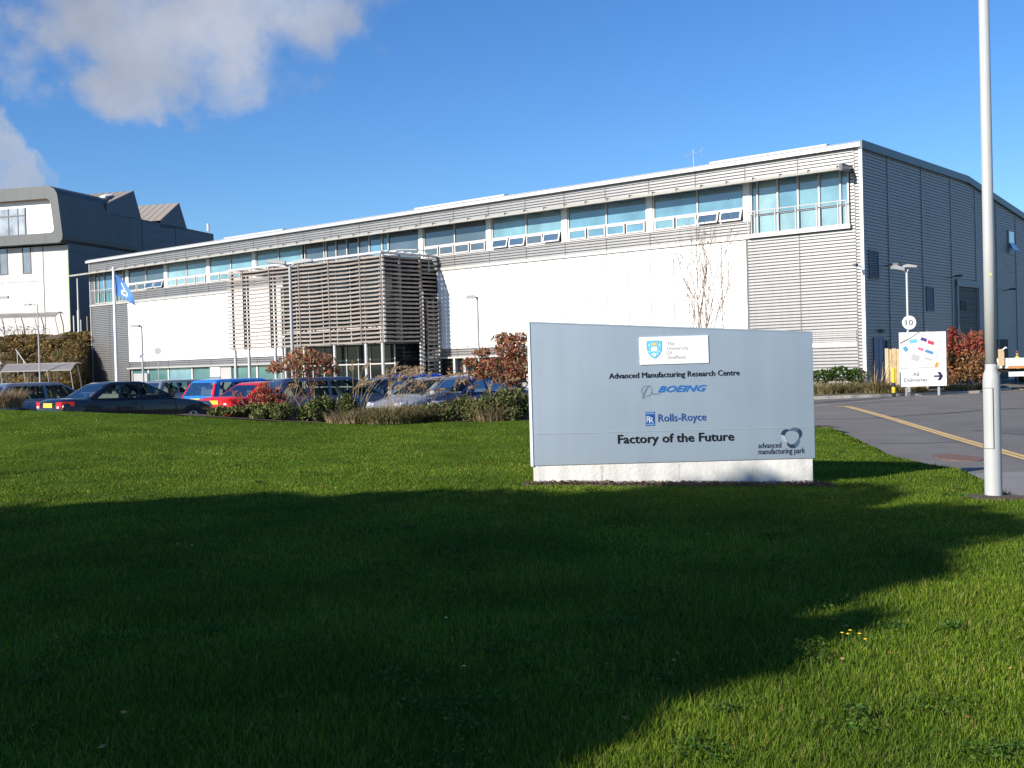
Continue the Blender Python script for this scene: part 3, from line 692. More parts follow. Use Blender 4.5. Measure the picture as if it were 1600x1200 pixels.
# dark upper storey: rounded frame extruded back
OV = 1.0
out = [(-.05, 12.74), (.22, 13.0), (.27, 13.35), (-.06, 16.35), (-.14, 16.85), (-.38, 17.25), (-.85, 17.52), (-1.2, 17.56)]
out = [(x * KK, lz(z)) for x, z in out]
inn = [(-.85, 13.60), (-.62, 13.72), (-.56, 13.95), (-.80, 16.05), (-.92, 16.35), (-1.2, 16.5)]
inn = [(x * KK, lz(z)) for x, z in inn]
fl = -30.
oring = [(fl, lz(12.74))] + out + [(fl, lz(17.56))]; iring = [(fl, lz(13.60))] + inn + [(fl, lz(16.5))]
b = MB(); yF, yB = -OV * KK, 11.4
n = len(oring)
vs = [(x, yF, z) for x, z in oring] + [(x, yB, z) for x, z in oring]
b.add(vs, [(i, n + i, n + i + 1, i + 1) for i in range(n - 1)])
b.add([(x, yB, z) for x, z in oring], [tuple(range(n))])
# front ring face as triangles between outer and inner outlines
def ring_face(b, A, Bq, y):
    i = j = 0
    while i < len(A) - 1 or j < len(Bq) - 1:
        if j >= len(Bq) - 1 or (i < len(A) - 1 and i / (len(A) - 1) <= j / (len(Bq) - 1)):
            b.add([(A[i][0], y, A[i][1]), (A[i + 1][0], y, A[i + 1][1]), (Bq[j][0], y, Bq[j][1])], [(0, 1, 2)]); i += 1
        else:
            b.add([(A[i][0], y, A[i][1]), (Bq[j + 1][0], y, Bq[j + 1][1]), (Bq[j][0], y, Bq[j][1])], [(0, 1, 2)]); j += 1
ring_face(b, oring, iring, yF)
for i in range(12):                                  # panel seams
    x = -1.6 - i * 1.55
    b.box(x - .012, yF - .006, lz(16.5), x + .012, yF + .01, lz(17.52), 1); b.box(x - .012, yF - .006, lz(12.76), x + .012, yF + .01, lz(13.6), 1)
for k in range(6):
    y = yF + 1.9 * (k + 1); b.add([(o_[0] + .012, y + d, o_[1]) for o_ in out[2:4] for d in (0, .03)], [(0, 1, 3, 2)], 1)
for zf in (.2, .4, .6, .8):
    xx = out[2][0] * (1 - zf) + out[3][0] * zf; z = out[2][1] * (1 - zf) + out[3][1] * zf
    b.add([(xx + .012, yF, z), (xx + .012, yB, z), (xx + .009, yB, z + .03), (xx + .009, yF, z + .03)], [(0, 1, 2, 3)], 1)
box2 = b.build('upper_storey', [m_slate, mat('slate_seam', (.06, .065, .07), .6)], B2)
b = MB(); m_ = len(iring); yR = yF + .75
b.add([(x, yF + .01, z) for x, z in iring] + [(x, yR, z) for x, z in iring], [(i, i + 1, m_ + i + 1, m_ + i) for i in range(m_ - 1)]); b.build('reveal', mat('timber_soffit', (.26, .16, .11), .7, var=.15), box2)
b = MB(); b.box(fl, yR, lz(13.5), -.4, yR + .1, lz(16.6)); b.build('recess_wall', m_white, box2)
b = MB(); b.box(-9.8, yR - .06, lz(13.62), -4.42, yR - .0, lz(15.95), 1)
for x in (-4.42, -5.25, -6.35, -7.5, -8.7): b.box(x - .05, yR - .10, lz(13.62), x + .05, yR, lz(15.95))
b.box(-9.8, yR - .104, lz(15.25), -4.4, yR, lz(15.35)); rw = b.build('window', [mat('dark_frame', (.1, .1, .11)), glass('glazing_lab2', (.30, .33, .35), var=.5, vs=.8)], box2)
# sawtooth roofs
def tooth(ya, yp, yb, za, zp, zb_):
    b = MB(); xl = -12.5
    b.add([(0, ya, za), (xl, ya, za), (xl, yp, zp), (0, yp, zp)], [(0, 1, 2, 3)], 0)
    for i in range(14):
        x = -i * .9; b.add([(x, ya, za + .02), (x - .05, ya, za + .06), (x - .05, yp, zp + .06), (x, yp, zp + .02)], [(0, 1, 2, 3)], 0)
    b.add([(0, yp, zp), (xl, yp, zp), (xl, yb, zb_), (0, yb, zb_)], [(0, 1, 2, 3)], 1)
    b.add([(0, ya, za), (0, yp, zp), (0, yb, zb_), (0, ya, zb_ - .4)], [(0, 3, 2, 1)], 1); b.add([(xl, ya, za), (xl, yp, zp), (xl, yb, zb_), (xl, ya, zb_ - .4)], [(0, 1, 2, 3)], 1)
    b.build('sawtooth_roof', [m_tan, m_navy], B2)
tooth(5.6 * KK, 9.93 * KK, 11.03 * KK, lz(16.85), lz(18.62), lz(16.1)); tooth(14.2 * KK, 17.69 * KK, 19.03 * KK, lz(16.35), lz(18.51), lz(16.0))
MB().prism([(-.9, 7.6, lz(17.60)), (-1.5, 7.6, lz(17.62)), (-2.2, 9.6, lz(18.05)), (-1.2, 9.6, lz(18.0))], (0, 0, .15)).build('rooflight', m_white, B2)
MB().tube([(-.4, 27.4, lz(16.1)), (-.4, 27.4, lz(16.1) + .5)], .03).box(-.5, 27.3, lz(16.1) + .3, -.25, 27.5, lz(16.1) + 1.2).build('roof_antenna', m_roof, B2)

# ------------------------------------------------------------------ entrance sign on the lawn
m_alu = mat('brushed_panel', (.57, .635, .685), .52, .93, var=.06, vscale=.8, streak=.05, spec=.5)
m_alu_edge = mat('bright_edge_trim', (.85, .86, .86), .35, .1)
m_conc = mat('white_painted_concrete', (.66, .65, .61), .85, var=.09, vscale=2.5, bump=.35, bscale=25, streak=.24)
m_black = mat('black_vinyl', (.008, .009, .012), .7, spec=.15)
m_bl1 = mat('blue_vinyl', (.012, .12, .36), .5); m_bl2 = mat('navy_vinyl', (.012, .055, .20), .5)
m_wv = mat('white_vinyl', (.80, .80, .79), .5); m_gv = mat('grey_vinyl', (.27, .27, .28), .5); m_sv = mat('sky_vinyl', (.13, .50, .76), .5); m_gold = mat('gold_vinyl', (.62, .50, .16), .5)
m_sl = mat('slate_vinyl', (.13, .17, .21), .45)
SY = 15.0
def sp(px, py): v = at(px, py, SY); return v.x, v.z
SG = empty('entrance_sign', (2.14, SY, -.23), 0, 'wide blue grey metal sign board on a white plinth standing on the lawn', 'sign')
def sg(o):
    o.location = Vector(o.location) - SG.location; o.parent = SG; return o
xl, zl = sp(823.8, 502.9); xr, zr = sp(1269.4, 518.2); zb = .078; xl = .227; xr = 4.048
b = MB(); b.prism([(xl, SY, zb), (xr, SY, zb), (xr, SY, zr), (xl, SY, zl)], (0, .16, 0)); pnl = sg(b.build('board', m_alu, bevel=.006))
zs = sp(1100, 672)[1]
sg(MB().box(xl + .03, SY - .004, zs, xr - .004, SY, zs + .006).build('seam', mat('seam_light', (.42, .47, .5), .4, .5)))
sg(MB().prism([(xl - .004, SY - .012, zb - .004), (xl + .030, SY - .012, zb - .004), (xl + .030, SY - .012, zl), (xl - .004, SY - .012, zl + .001)], (0, .17, 0)).build('edge_trim', m_alu_edge))
sg(MB().prism([(xl + .035, SY - .006, zl - .0145 - .001), (xr, SY - .006, zr - .013), (xr, SY - .006, zr + .004), (xl + .035, SY - .006, zl + .003)], (0, .17, 0)).build('edge_trim', mat('edge_trim_grey', (.40, .45, .5), .4, .4)))
# plinth, bottom follows the ground
b = MB(); nx = 40; vs = []; fs = []
for i in range(nx + 1):
    x = .262 + (4.015 - .262) * i / nx
    g_ = -.40
    for (yy, z_) in ((SY + .012, g_), (SY + .012, zb - .004), (SY + .30, zb - .004), (SY + .30, g_)): vs.append((x, yy, z_))
for i in range(nx):
    for e in range(4): fs.append((i * 4 + e, i * 4 + 4 + e, i * 4 + 4 + (e + 1) % 4, i * 4 + (e + 1) % 4))
fs += [(0, 1, 2, 3), (nx * 4 + 3, nx * 4 + 2, nx * 4 + 1, nx * 4)]
b.add(vs, fs); pl = sg(b.build('plinth', m_conc, bevel=.004))
m_stain = mat('damp_stain', (.55, .54, .49), .9, var=.35, vscale=9)
b = MB()
for (px, wd, h) in ((1060, .035, .30), (1175, .03, .33), (940, .05, .22)):
    x, z = sp(px, 730); z = zb - .02
    pts = [(x - wd / 2, SY + .009, z - .0), (x + wd / 2, SY + .009, z)]
    for k in range(1, 7): pts.append((x + wd / 2 * (1 - k / 7) + .008 * math.sin(k * 2.3 + px), SY + .009, z - h * k / 7))
    for k in range(6, 0, -1): pts.append((x - wd / 2 * (1 - k / 7) + .008 * math.sin(k * 1.9 + px), SY + .009, z - h * k / 7 - .004))
    b.poly(pts[::-1])
sg(b.build('stain', m_stain))
yv = SY - .004
def T(s, p0, p1, cap_px, m, y=yv, **kw):
    (x0, z0), (x1, z1) = sp(*p0), sp(*p1); return sg(text(s, x0, x1, (z0 + z1) / 2, y, m, None, cap=cap_px * 15.0 / FPX, **kw))
T('Advanced Manufacturing Research Centre', (951.8, 592), (1155.4, 585.9), 8.6, m_black, bold=.030)
T('Factory of the Future', (966, 694), (1146.7, 687.3), 13.6, m_black, bold=.034)
T('Rolls-Royce', (1029, 659), (1103.4, 656.5), 11.8, m_bl2, bold=.022)
T('BOEING', (1028.5, 613.0), (1104.2, 610.8), 9.6, m_bl1, shear=.42, bold=.055)
T('advanced', (1185, 700.5), (1220.5, 699.2), 8.8, m_black, bold=.008)
T('manufacturing park', (1185, 710.2), (1257.6, 707.4), 8.8, m_black, bold=.008)
# ring and swoosh emblem
def spv(px, py, y): x, z = sp(px, py); return (x, y, z)
def band(pts, wd, y, m, name, par=None):
    """flat ribbon of varying width through photo points"""
    b = MB(); P = [Vector(spv(a, c, y)) for a, c in pts]; l = []; r = []
    for i, p in enumerate(P):
        t = (P[min(i + 1, len(P) - 1)] - P[max(i - 1, 0)]).normalized(); nn = Vector((-t.z, 0, t.x)); ww = (wd[i] if isinstance(wd, list) else wd) * 15 / FPX / 2
        l.append(p + nn * ww); r.append(p - nn * ww)
    for i in range(len(P) - 1): b.poly([r[i], r[i + 1], l[i + 1], l[i]])
    return sg(b.build(name, m))
band([(1010.5 + 8.2 * math.cos(q / 20 * 2 * math.pi), 611 + 8.2 * math.sin(q / 20 * 2 * math.pi)) for q in range(21)], 1.1, yv, m_sl, 'emblem')
band([(1015.5, 601.5), (1011, 606), (1007, 613), (1004.8, 619), (1004.8, 622.5), (1008, 623)], [.8, 1.6, 2.4, 2.6, 2.2, .6], yv - .001, m_sl, 'emblem')
band([(1017, 613.5), (1022, 615.6), (1033, 615.2)], [3.2, 1.8, .4], yv - .001, m_sl, 'emblem')
# badge with two letters
x0, z0 = sp(1009, 665.6); x1, z1 = sp(1023, 643.3)
sg(MB().box(x0, yv, z0, x1, yv + .004, z1).build('badge', m_bl2, bevel=.002))
for qa, qb in ((z1 - .032, z1 - .008), (z0 + .008, z0 + .03)): sg(MB().box(x0 + .008, yv - .001, qa, x1 - .008, yv + .002, qb).build('badge_band', mat('pale_blue_vinyl', (.10, .22, .42), .5)))
T('R', (1010.4, 659.5), (1017.5, 659.3), 9.5, mat('silver_vinyl', (.48, .55, .64), .4), y=yv - .003); T('R', (1014.2, 661.0), (1021.6, 660.8), 9.5, MATS['silver_vinyl'], y=yv - .004)
# three-blade ring
cx, cy, R_ = 1237.2, 682.8, 14.0
m_r1 = mat('ring_dark', (.02, .035, .06), .35); m_r2 = mat('ring_mid', (.06, .10, .16), .35); m_r3 = mat('ring_light', (.30, .36, .42), .35)
def ring_pt(q, f):
    ri = 10.6 + .9 * math.cos(3 * q + 1.2); t = ((q + 1.9) % 2.0944) / 2.0944; ro = ri + 1.2 + 5.6 * math.sin(math.pi * t) ** .8
    r = ri + (ro - ri) * f; return spv(cx + r * math.cos(q), cy + r * math.sin(q), yv)
for k in range(3):
    for h_, mm in ((0, m_r2), (1, m_r1)):
        b = MB()
        for i in range(8):
            q0 = -1.9 + 2.0944 * (k + (h_ + i / 8) / 2); q1 = -1.9 + 2.0944 * (k + (h_ + (i + 1) / 8) / 2); b.poly([ring_pt(q0, 0), ring_pt(q1, 0), ring_pt(q1, 1 if i < 7 or h_ == 0 else .99), ring_pt(q0, 1)])
        sg(b.build('emblem', m_r3 if (k == 2 and h_ == 0) else mm))
# white plate with crest
p = [spv(998.8, 527.3, SY - .016), spv(1105.7, 524, SY - .016), spv(1107.2, 566.8, SY - .016), spv(1000.3, 570, SY - .016)]
sg(MB().prism(p, (0, .016, 0)).build('name_plate', m_wv))
yp = SY - .019
for s, a, c in (('The', (1041.8, 539.5), (1053.5, 539.2)), ('University', (1041.8, 547.0), (1075.3, 545.9)), ('Of', (1041.9, 554.2), (1049.4, 554.0)), ('Sheffield.', (1042.2, 561.2), (1072.3, 560.2))):
    T(s, a, c, 5.6, m_gv, y=yp, depth=.001)
crest = [(1010.2, 533.8), (1015, 533.2), (1021.5, 532.6), (1028, 532.6), (1033.2, 533.0), (1033.6, 541), (1032.8, 548), (1030, 554), (1026, 558), (1022, 560), (1017.5, 557.2), (1013.5, 552.5), (1011, 546), (1010.2, 540)]
def flat(pts, y, m, name): return sg(MB().poly([spv(a, c, y) for a, c in pts]).build(name, m))
flat(crest[::-1], yp, m_sv, 'crest')
def cp(f): return [(1021.8 + (a - 1021.8) * f, 545 + (c - 545) * f) for a, c in crest]
band(cp(1.0) + [cp(1.0)[0]], .8, yp - .001, mat('crest_edge', (.05, .25, .5), .5), 'crest_edge')
flat([(1017, 542.5), (1021.6, 541.5), (1026.5, 541.9), (1026.7, 549), (1021.8, 548.6), (1017.2, 549.6)][::-1], yp - .002, m_wv, 'crest_book')
flat([(1017.5, 540), (1016.8, 534.5), (1019.3, 537), (1021.6, 533.8), (1024, 536.8), (1026.4, 534), (1025.8, 539.6)][::-1], yp - .002, m_gold, 'crest_crown')
flat([(1022.3 + 2.6 * math.cos(q / 8 * 6.283), 554.3 + 2.8 * math.sin(q / 8 * 6.283)) for q in range(8)][::-1], yp - .002, m_wv, 'crest_rose')
flat([(1022.3 + .9 * math.cos(q / 6 * 6.283), 554.3 + .9 * math.sin(q / 6 * 6.283)) for q in range(6)][::-1], yp - .003, mat('red_vinyl', (.6, .1, .08), .5), 'crest_rose_heart')
for (qx, qy) in ((1014, 539.5), (1030, 538.8), (1014.3, 549.5), (1029.6, 549.2), (1018.3, 553.5), (1026.7, 552.8)):
    flat([(qx - 1.1, qy), (qx, qy - 1.8), (qx + 1.1, qy), (qx, qy + 1.8)][::-1], yp - .002, m_wv, 'crest_leaf')
band([(1007.8, 553), (1011, 557.8), (1016.5, 561), (1022.5, 562), (1028, 560.2), (1033, 556.5), (1035.8, 552)], [2, 2.4, 1.4, 1.4, 1.4, 2.4, 2], yp, mat('ribbon_vinyl', (.66, .66, .66), .5), 'crest_ribbon')
# bare strip of bark chips before the plinth
xs = np.linspace(.1, 4.25, 60); ys = np.linspace(14.74, 15.01, 7); X, Y = np.meshgrid(xs, ys)
Y = Y - .06 * (vnoise(X, Y * 0, .35, 12) - .3) * (ys[:, None] < 14.8)
Z = lawn_z(X, Y) + .012 + .02 * vnoise(X, Y, .07, 13); Z[0] -= .03; grid_mesh('soil_strip', X, Y, Z, m_soil)
n = 1500; px_ = RNG.uniform(.15, 4.2, n); py_ = RNG.uniform(14.72, 15.0, n); ang = RNG.uniform(0, 6.28, n); le = RNG.uniform(.012, .035, n)
v = []; 
dx, dy = np.cos(ang) * le, np.sin(ang) * le; pz = lawn_z(px_, py_) + .030 + RNG.uniform(0, .015, n); tl = RNG.uniform(-.3, .6, n) * le
V = np.stack([np.stack([px_ - dx, py_ - dy, pz], -1), np.stack([px_ + dy * .5, py_ - dx * .5, pz + .004], -1), np.stack([px_ + dx, py_ + dy, pz + tl], -1), np.stack([px_ - dy * .5, py_ + dx * .5, pz + .006], -1)], 1).reshape(-1, 3)
o = np_mesh('bark_chips', V, np.arange(n * 4).reshape(-1, 4), leaf_mat('bark_chip', [(0, (.05, .03, .02)), (.5, (.14, .09, .06)), (1, (.26, .19, .14))], transl=0)); o['kind'] = 'stuff'

# ------------------------------------------------------------------ lamp posts and poles
m_post = mat('grey_paint_post', (.40, .41, .405), .5, .0, var=.05, vscale=1.5, streak=.10)
m_lampgrey = mat('lamp_grey', (.40, .40, .38), .5)
def pole_big():
    x, y = 5.885, 13.72; z = float(lawn_z(x, y))
    r = empty('lamp_post', (x, y, z - .02), 0, 'tall pale grey steel lamp post in the right foreground with wide base', 'lamp post')
    b = MB(); b.lathe([(.103, -.3), (.102, 0.02), (.101, 1.44), (.094, 1.52), (.070, 1.59), (.0685, 1.66)], 28, cap=True)
    b.build('base_column', m_post, r, smooth=True)
    MB().lathe([(.0725, 1.655), (.0725, 1.672)], 28).build('collar', mat('collar_dark', (.10, .10, .10), .5), r)
    MB().lathe([(.0675, 1.66), (.066, 3.1), (.057, 8.2)], 24).build('shaft', m_post, r, smooth=True)
    MB().lathe([(.0672, 2.33), (.0672, 2.336)], 24).build('shaft_seam', mat('seam_dark', (.25, .25, .25), .5), r)
    d = MB(); a0, a1 = rad(-188), rad(-105); k = 6
    for i in range(k):
        q0 = a0 + (a1 - a0) * i / k; q1 = a0 + (a1 - a0) * (i + 1) / k
        R = .1035
        d.poly([(R * math.cos(q0), R * math.sin(q0), .62), (R * math.cos(q1), R * math.sin(q1), .62), (R * math.cos(q1), R * math.sin(q1), 1.36), (R * math.cos(q0), R * math.sin(q0), 1.36)])
    door = d.build('access_door', m_post, r)
    e = MB()
    for q in (a0, a1):
        R = .104; e.box(R * math.cos(q) - .004, R * math.sin(q) - .004, .62, R * math.cos(q) + .004, R * math.sin(q) + .004, 1.36)
    for zq in (.62, 1.36): e.tube([(.104 * math.cos(a0 + (a1 - a0) * i / 6), .104 * math.sin(a0 + (a1 - a0) * i / 6), zq) for i in range(7)], .003, 4)
    e.build('door_gap', mat('gap_dark', (.05, .05, .05), .7), door)
    MB().box(-.012, -.068, 2.28, .012, -.063, 2.31).build('sticker', mat('yellow_sticker', (.75, .65, .08), .6), r).location = (-.01, 0, .45)
    b = MB(); b.tube([(0, 0, 8.15), (-.1, .2, 8.45), (-.3, .6, 8.6)], .04, 8).box(-.55, .55, 8.52, -.20, 1.2, 8.66); b.build('lamp_head', m_lampgrey, r)
    return r
pole_big()
xs = np.linspace(5.45, 6.35, 16); ys = np.linspace(13.35, 13.95, 12); X, Y = np.meshgrid(xs, ys)
Z = lawn_z(X, Y) + .022 - .05 * smooth(.55, 1., ((X - 5.85) / .5) ** 2 + ((Y - 13.62) / .28) ** 2); grid_mesh('soil_patch', X, Y, Z, m_soil)

def street_lamp(x, y, ztop, label, heads=1, arm=.9, side=-1, group='car park lamp posts', r=.06, head=.55):
    zg = float(park_z(x, y)) if y < 90 else float(bank_z(x, y))
    o = empty('street_lamp', (x, y, zg), 0, label, 'lamp post', group); h = ztop - zg
    MB().lathe([(r * 1.5, -.2), (r * 1.5, 1.0), (r, 1.1), (r * .8, h)], 10).build('post', m_post, o)
    if heads == 1:
        MB().tube([(0, 0, h - .02), (side * arm * .4, 0, h)], r * .6, 6).box(side * arm * .35, -.14, h - .05, side * (arm * .35 + head), .14, h + .09).build('lamp_head', m_lampgrey, o)
    else:
        for s in (-1, 1):
            MB().tube([(0, 0, h - .05), (s * .22, 0, h + .06)], .04, 6).prism([(s * .15, -.15, h + .04), (s * .15, -.15, h + .16), (s * .55, -.15, h + .22), (s * .80, -.15, h + .20), (s * .82, -.15, h + .12)], (0, .3, 0)).build('lamp_head', m_lampgrey if s < 0 else m_fascia, o)
    return o
street_lamp(-19.78, 60, 4.05, 'thin single head lamp post before the left white wall panel', arm=.3, head=.45)
street_lamp(-1.45, 50, 4.5, 'single head lamp post before the long white wall right of the porch', arm=.2, head=.42)
street_lamp(-7.82, 40, 5.2, 'double head lamp post standing in front of the slatted porch', heads=2, r=.065)
street_lamp(-38.2, 90.5, 7.35, 'lamp post with one left arm at the foot of the scrub bank', arm=1.6, head=.5)
street_lamp(-32.1, 70, 6.5, 'lamp post at the left photo edge whose head alone shows', arm=.4, side=1, head=.62)
# little sign on a post before the white wall
o = empty('parking_sign', (-22.1, 70, -.3), 0, 'tiny round topped sign on a thin post before the left white wall', 'sign')
MB().tube([(0, 0, -.1), (0, 0, 3.2)], .025, 6).build('post', m_lampgrey, o); MB().lathe([(.22, -.02), (.22, .02)], 14, (0, -.04, 3.2), 'y').build('sign_face', m_lampgrey, o)
# white pole near the second building
o = empty('pole', (-40.1, 104, float(bank_z(-40.1, 104))), 0, 'white flagless pole on the bank beside the dark wall', 'pole'); MB().lathe([(.14, -.3), (.14, 2.2), (.085, 2.3), (.07, 5.15)], 10).build('shaft', m_fascia, o)
MB().lathe([(.075, 5.15), (.05, 5.22)], 10).build('cap', m_lampgrey, o)
for i, (px, hh) in enumerate(((116, 1.7), (127, 1.3), (137, 1.6))):
    v = at(px, 520, 105); o = MB().lathe([(.07, -.6), (.07, hh), (.03, hh + .06)], 8).build('fence_post', m_fascia if i != 2 else mat('timber_post', (.3, .22, .13), .8), loc=(v.x, 105, float(bank_z(v.x, 105))))
    tag(o, ['white post just left of the flagless pole', 'short white post just right of the flagless pole', 'brown timber post nearest the end of the long building'][i], 'post', 'posts on top of the bank')

# flag pole and flag
fx, fy = -17.66, 50.0
o = empty('flag_pole', (fx, fy, float(park_z(fx, fy))), 0, 'white flag pole flying a light blue flag before the left building end', 'flag pole')
MB().lathe([(.10, -.1), (.085, .1), (.07, 3), (.05, 6.45)], 12).build('shaft', m_white, o, smooth=True); MB().lathe([(.02, 6.45), (.06, 6.48), (.06, 6.55), (.01, 6.6)], 10).build('finial', m_white, o)
nu, nv = 16, 10; V = []; 
W_ = 1.0
def flag_pt(u, v_):
    dro = .95 * u ** 1.25; z = 5.98 - .95 * v_ * (1 - .10 * u) - dro * (1 - .35 * v_)
    x = fx + .06 + W_ * u * (.86 + .1 * v_); y = fy + .14 * math.sin(4.5 * u + 1.6 * v_) * (.3 + u) - .10 * u
    return (x, y, z)
for i in range(nu + 1):
    for j in range(nv + 1): V.append(flag_pt(i / nu, j / nv))
F = [(i * (nv + 1) + j, i * (nv + 1) + j + 1, (i + 1) * (nv + 1) + j + 1, (i + 1) * (nv + 1) + j) for i in range(nu) for j in range(nv)]
fl_ = MB().add(V, F).build('flag', leaf_mat('flag_cloth', [(0, (.15, .33, .72)), (1, (.15, .33, .72))], .8, .35), smooth=True)
tag(fl_, 'light blue flag with white emblem hanging from the white pole', 'flag')
def fstroke(pts, wd):
    b = MB()
    for (u0, v0), (u1, v1) in zip(pts[:-1], pts[1:]):
        du, dv = u1 - u0, v1 - v0; ln = math.hypot(du, dv); nu_, nv_ = -dv / ln * wd, du / ln * wd
        k = 4
        for i in range(k):
            a, c = i / k, (i + 1) / k; q = []
            for (t, s) in ((a, -1), (c, -1), (c, 1), (a, 1)):
                P = Vector(flag_pt(u0 + du * t + nu_ * s, v0 + dv * t + nv_ * s)); P.y -= .012; q.append(P)
            b.poly(q)
    return b.build('emblem', m_white, fl_)
fstroke([(.30, .22), (.50, .50), (.30, .66), (.34, .80), (.62, .72)], .035); fstroke([(.58, .45), (.66, .62)], .03)

# ------------------------------------------------------------------ delivery sign, roundel lamp, bollard, timber fence
SX, SYD, SZ = 17.37, 50.0, -.03; SW, SH = 2.08, 2.43
DS = empty('delivery_sign', (SX + SW / 2, SYD, -.34), 0, 'white site plan sign reading All Deliveries with an arrow', 'sign')
def ds(o): o.location = Vector(o.location) - DS.location; o.parent = DS; return o
ds(MB().box(SX, SYD, SZ, SX + SW, SYD + .05, SZ + SH).build('board', m_wv))
ds(MB().box(SX + .25, SYD + .055, -.6, SX + .33, SYD + .12, SZ + SH - .1).build('post', m_post)); ds(MB().box(SX + SW - .37, SYD + .055, -.6, SX + SW - .29, SYD + .12, SZ + SH - .1).build('post', m_post))
def dp(u, v): return (SX + u * SW, SZ + (1 - v) * SH)
def dpoly(pts, m, name, y=SYD - .006): return ds(MB().poly([(dp(u, v)[0], y, dp(u, v)[1]) for u, v in pts]).build(name, m))
def dline(pts, wd, m, name='map_line'):
    b = MB()
    for (a, c), (e, f_) in zip(pts[:-1], pts[1:]):
        p, q = Vector((*dp(a, c), 0)), Vector((*dp(e, f_), 0)); t = (q - p).normalized(); n_ = Vector((-t.y, t.x, 0)) * wd / 2
        b.poly([(k.x, SYD - .004, k.y) for k in (p - n_, q - n_, q + n_, p + n_)])
    return ds(b.build(name, m))
def rot(u, v, wd, hh, a):
    a = rad(a); return [(u + (x * math.cos(a) - y * math.sin(a)), v + (x * math.sin(a) + y * math.cos(a)) * SW / SH) for x, y in ((-wd / 2, hh / 2), (wd / 2, hh / 2), (wd / 2, -hh / 2), (-wd / 2, -hh / 2))]
mm = lambda n_, c: mat(n_, c, .5)
for (u, v, wd, hh, a, m_) in ((.30, .165, .17, .085, -7, mm('map_aqua', (.20, .50, .62))), (.13, .305, .105, .09, 52, mm('map_teal', (.08, .36, .50))), (.525, .14, .135, .07, 20, mm('map_purple', (.10, .05, .26))),
                           (.675, .20, .14, .075, 20, mm('map_red', (.68, .05, .11))), (.455, .315, .125, .055, 22, mm('map_pink', (.75, .16, .28))), (.635, .37, .18, .065, 21, mm('map_blue', (.10, .25, .55))),
                           (.335, .47, .17, .13, 22, mm('map_grey', (.50, .485, .47))), (.61, .50, .16, .05, 18, mm('map_grey', (.50, .485, .47)))):
    dpoly(rot(u, v, wd, hh, a), m_, 'map_block')
dpoly([(.775, .56), (.845, .585), (.805, .66), (.735, .66)][::-1], mm('map_orange', (.80, .30, .04)), 'map_block')
ml = mm('map_line', (.42, .42, .45)); md = mm('map_road', (.30, .28, .29))
dline([(.01, .20), (.20, .125), (.40, .015), (.44, .0)], .05, md); dline([(.01, .20), (.18, .125)], .03, md)
dline([(.04, .65), (.10, .48), (.16, .41), (.26, .345), (.36, .32)], .022, ml); dline([(.40, .08), (.55, .07), (.72, .125), (.86, .18), (.99, .185)], .02, ml); dline([(.88, .2), (.86, .32), (.80, .44), (.76, .56)], .02, ml); dline([(.44, .58), (.50, .44), (.56, .4)], .016, ml)
for (u, v, r_) in ((.50, .045, .035), (.87, .17, .04), (.77, .44, .03)): dline([(u + r_ * math.cos(k / 10 * 6.283), v + r_ * math.sin(k / 10 * 6.283) * .86) for k in range(11)], .016, ml)
for (u, v) in ((.27, .25), (.48, .2), (.62, .265), (.85, .30), (.5, .24), (.66, .29)):
    for k in range(2): dline([(u - .035, v + .018 * k), (u + .03, v + .018 * k)], .010, ml)
dline([(.015, .662), (.985, .652)], .02, mm('map_rule', (.22, .22, .25)))
def dtext(s, u0, u1, v, cap): 
    x0, z = dp(u0, v); x1, _ = dp(u1, v); return ds(text(s, x0, x1, z, SYD - .006, mm('sign_grey_letter', (.20, .20, .22)), None, cap=cap, bold=.02))
dtext('All', .275, .40, .81, .17); dtext('Deliveries', .085, .58, .91, .165)
ma = mm('sign_arrow', (.015, .02, .05)); dline([(.725, .82), (.90, .82)], .075, ma, 'arrow'); 
ds(MB().poly([(dp(u, v)[0], SYD - .007, dp(u, v)[1]) for u, v in ((.80, .742), (.865, .742), (.925, .82), (.865, .90), (.80, .90), (.855, .82))][::-1]).build('arrow', ma))
# lamp with the round number sign
o = empty('lamp_post', (18.12, 51, -.3), 0, 'white twin head lamp post rising behind the site plan sign', 'lamp post')
MB().lathe([(.09, -.3), (.085, 1), (.06, 1.1), (.05, 5.45)], 12).build('post', m_fascia, o)
MB().tube([(0, 0, 5.42), (-.25, 0, 5.62)], .04, 6).prism([(-.15, -.16, 5.52), (-.65, -.16, 5.62), (-.70, -.16, 5.74), (-.55, -.16, 5.80), (-.15, -.16, 5.66)], (0, .32, 0)).build('lamp_head', m_fascia, o)
MB().tube([(0, 0, 5.42), (.1, 0, 5.66)], .04, 6).prism([(-.12, -.16, 5.68), (.40, -.16, 5.66), (.42, -.16, 5.74), (.0, -.16, 5.82), (-.12, -.16, 5.78)], (0, .32, 0)).build('lamp_head', m_lampgrey, o)
rd_ = empty('number_sign', (18.15, 50.9, 2.86), 0, 'round white sign with the number 10 fixed on the twin head post', 'sign')
MB().lathe([(.315, -.0), (.315, .03)], 36, (0, 0, 0), 'y').build('disc', m_wv, rd_)
tx = text('10', -.17, .17, -.115, -.008, mm('sign_grey_letter', (.2, .2, .22)), rd_, cap=.24, bold=.03)
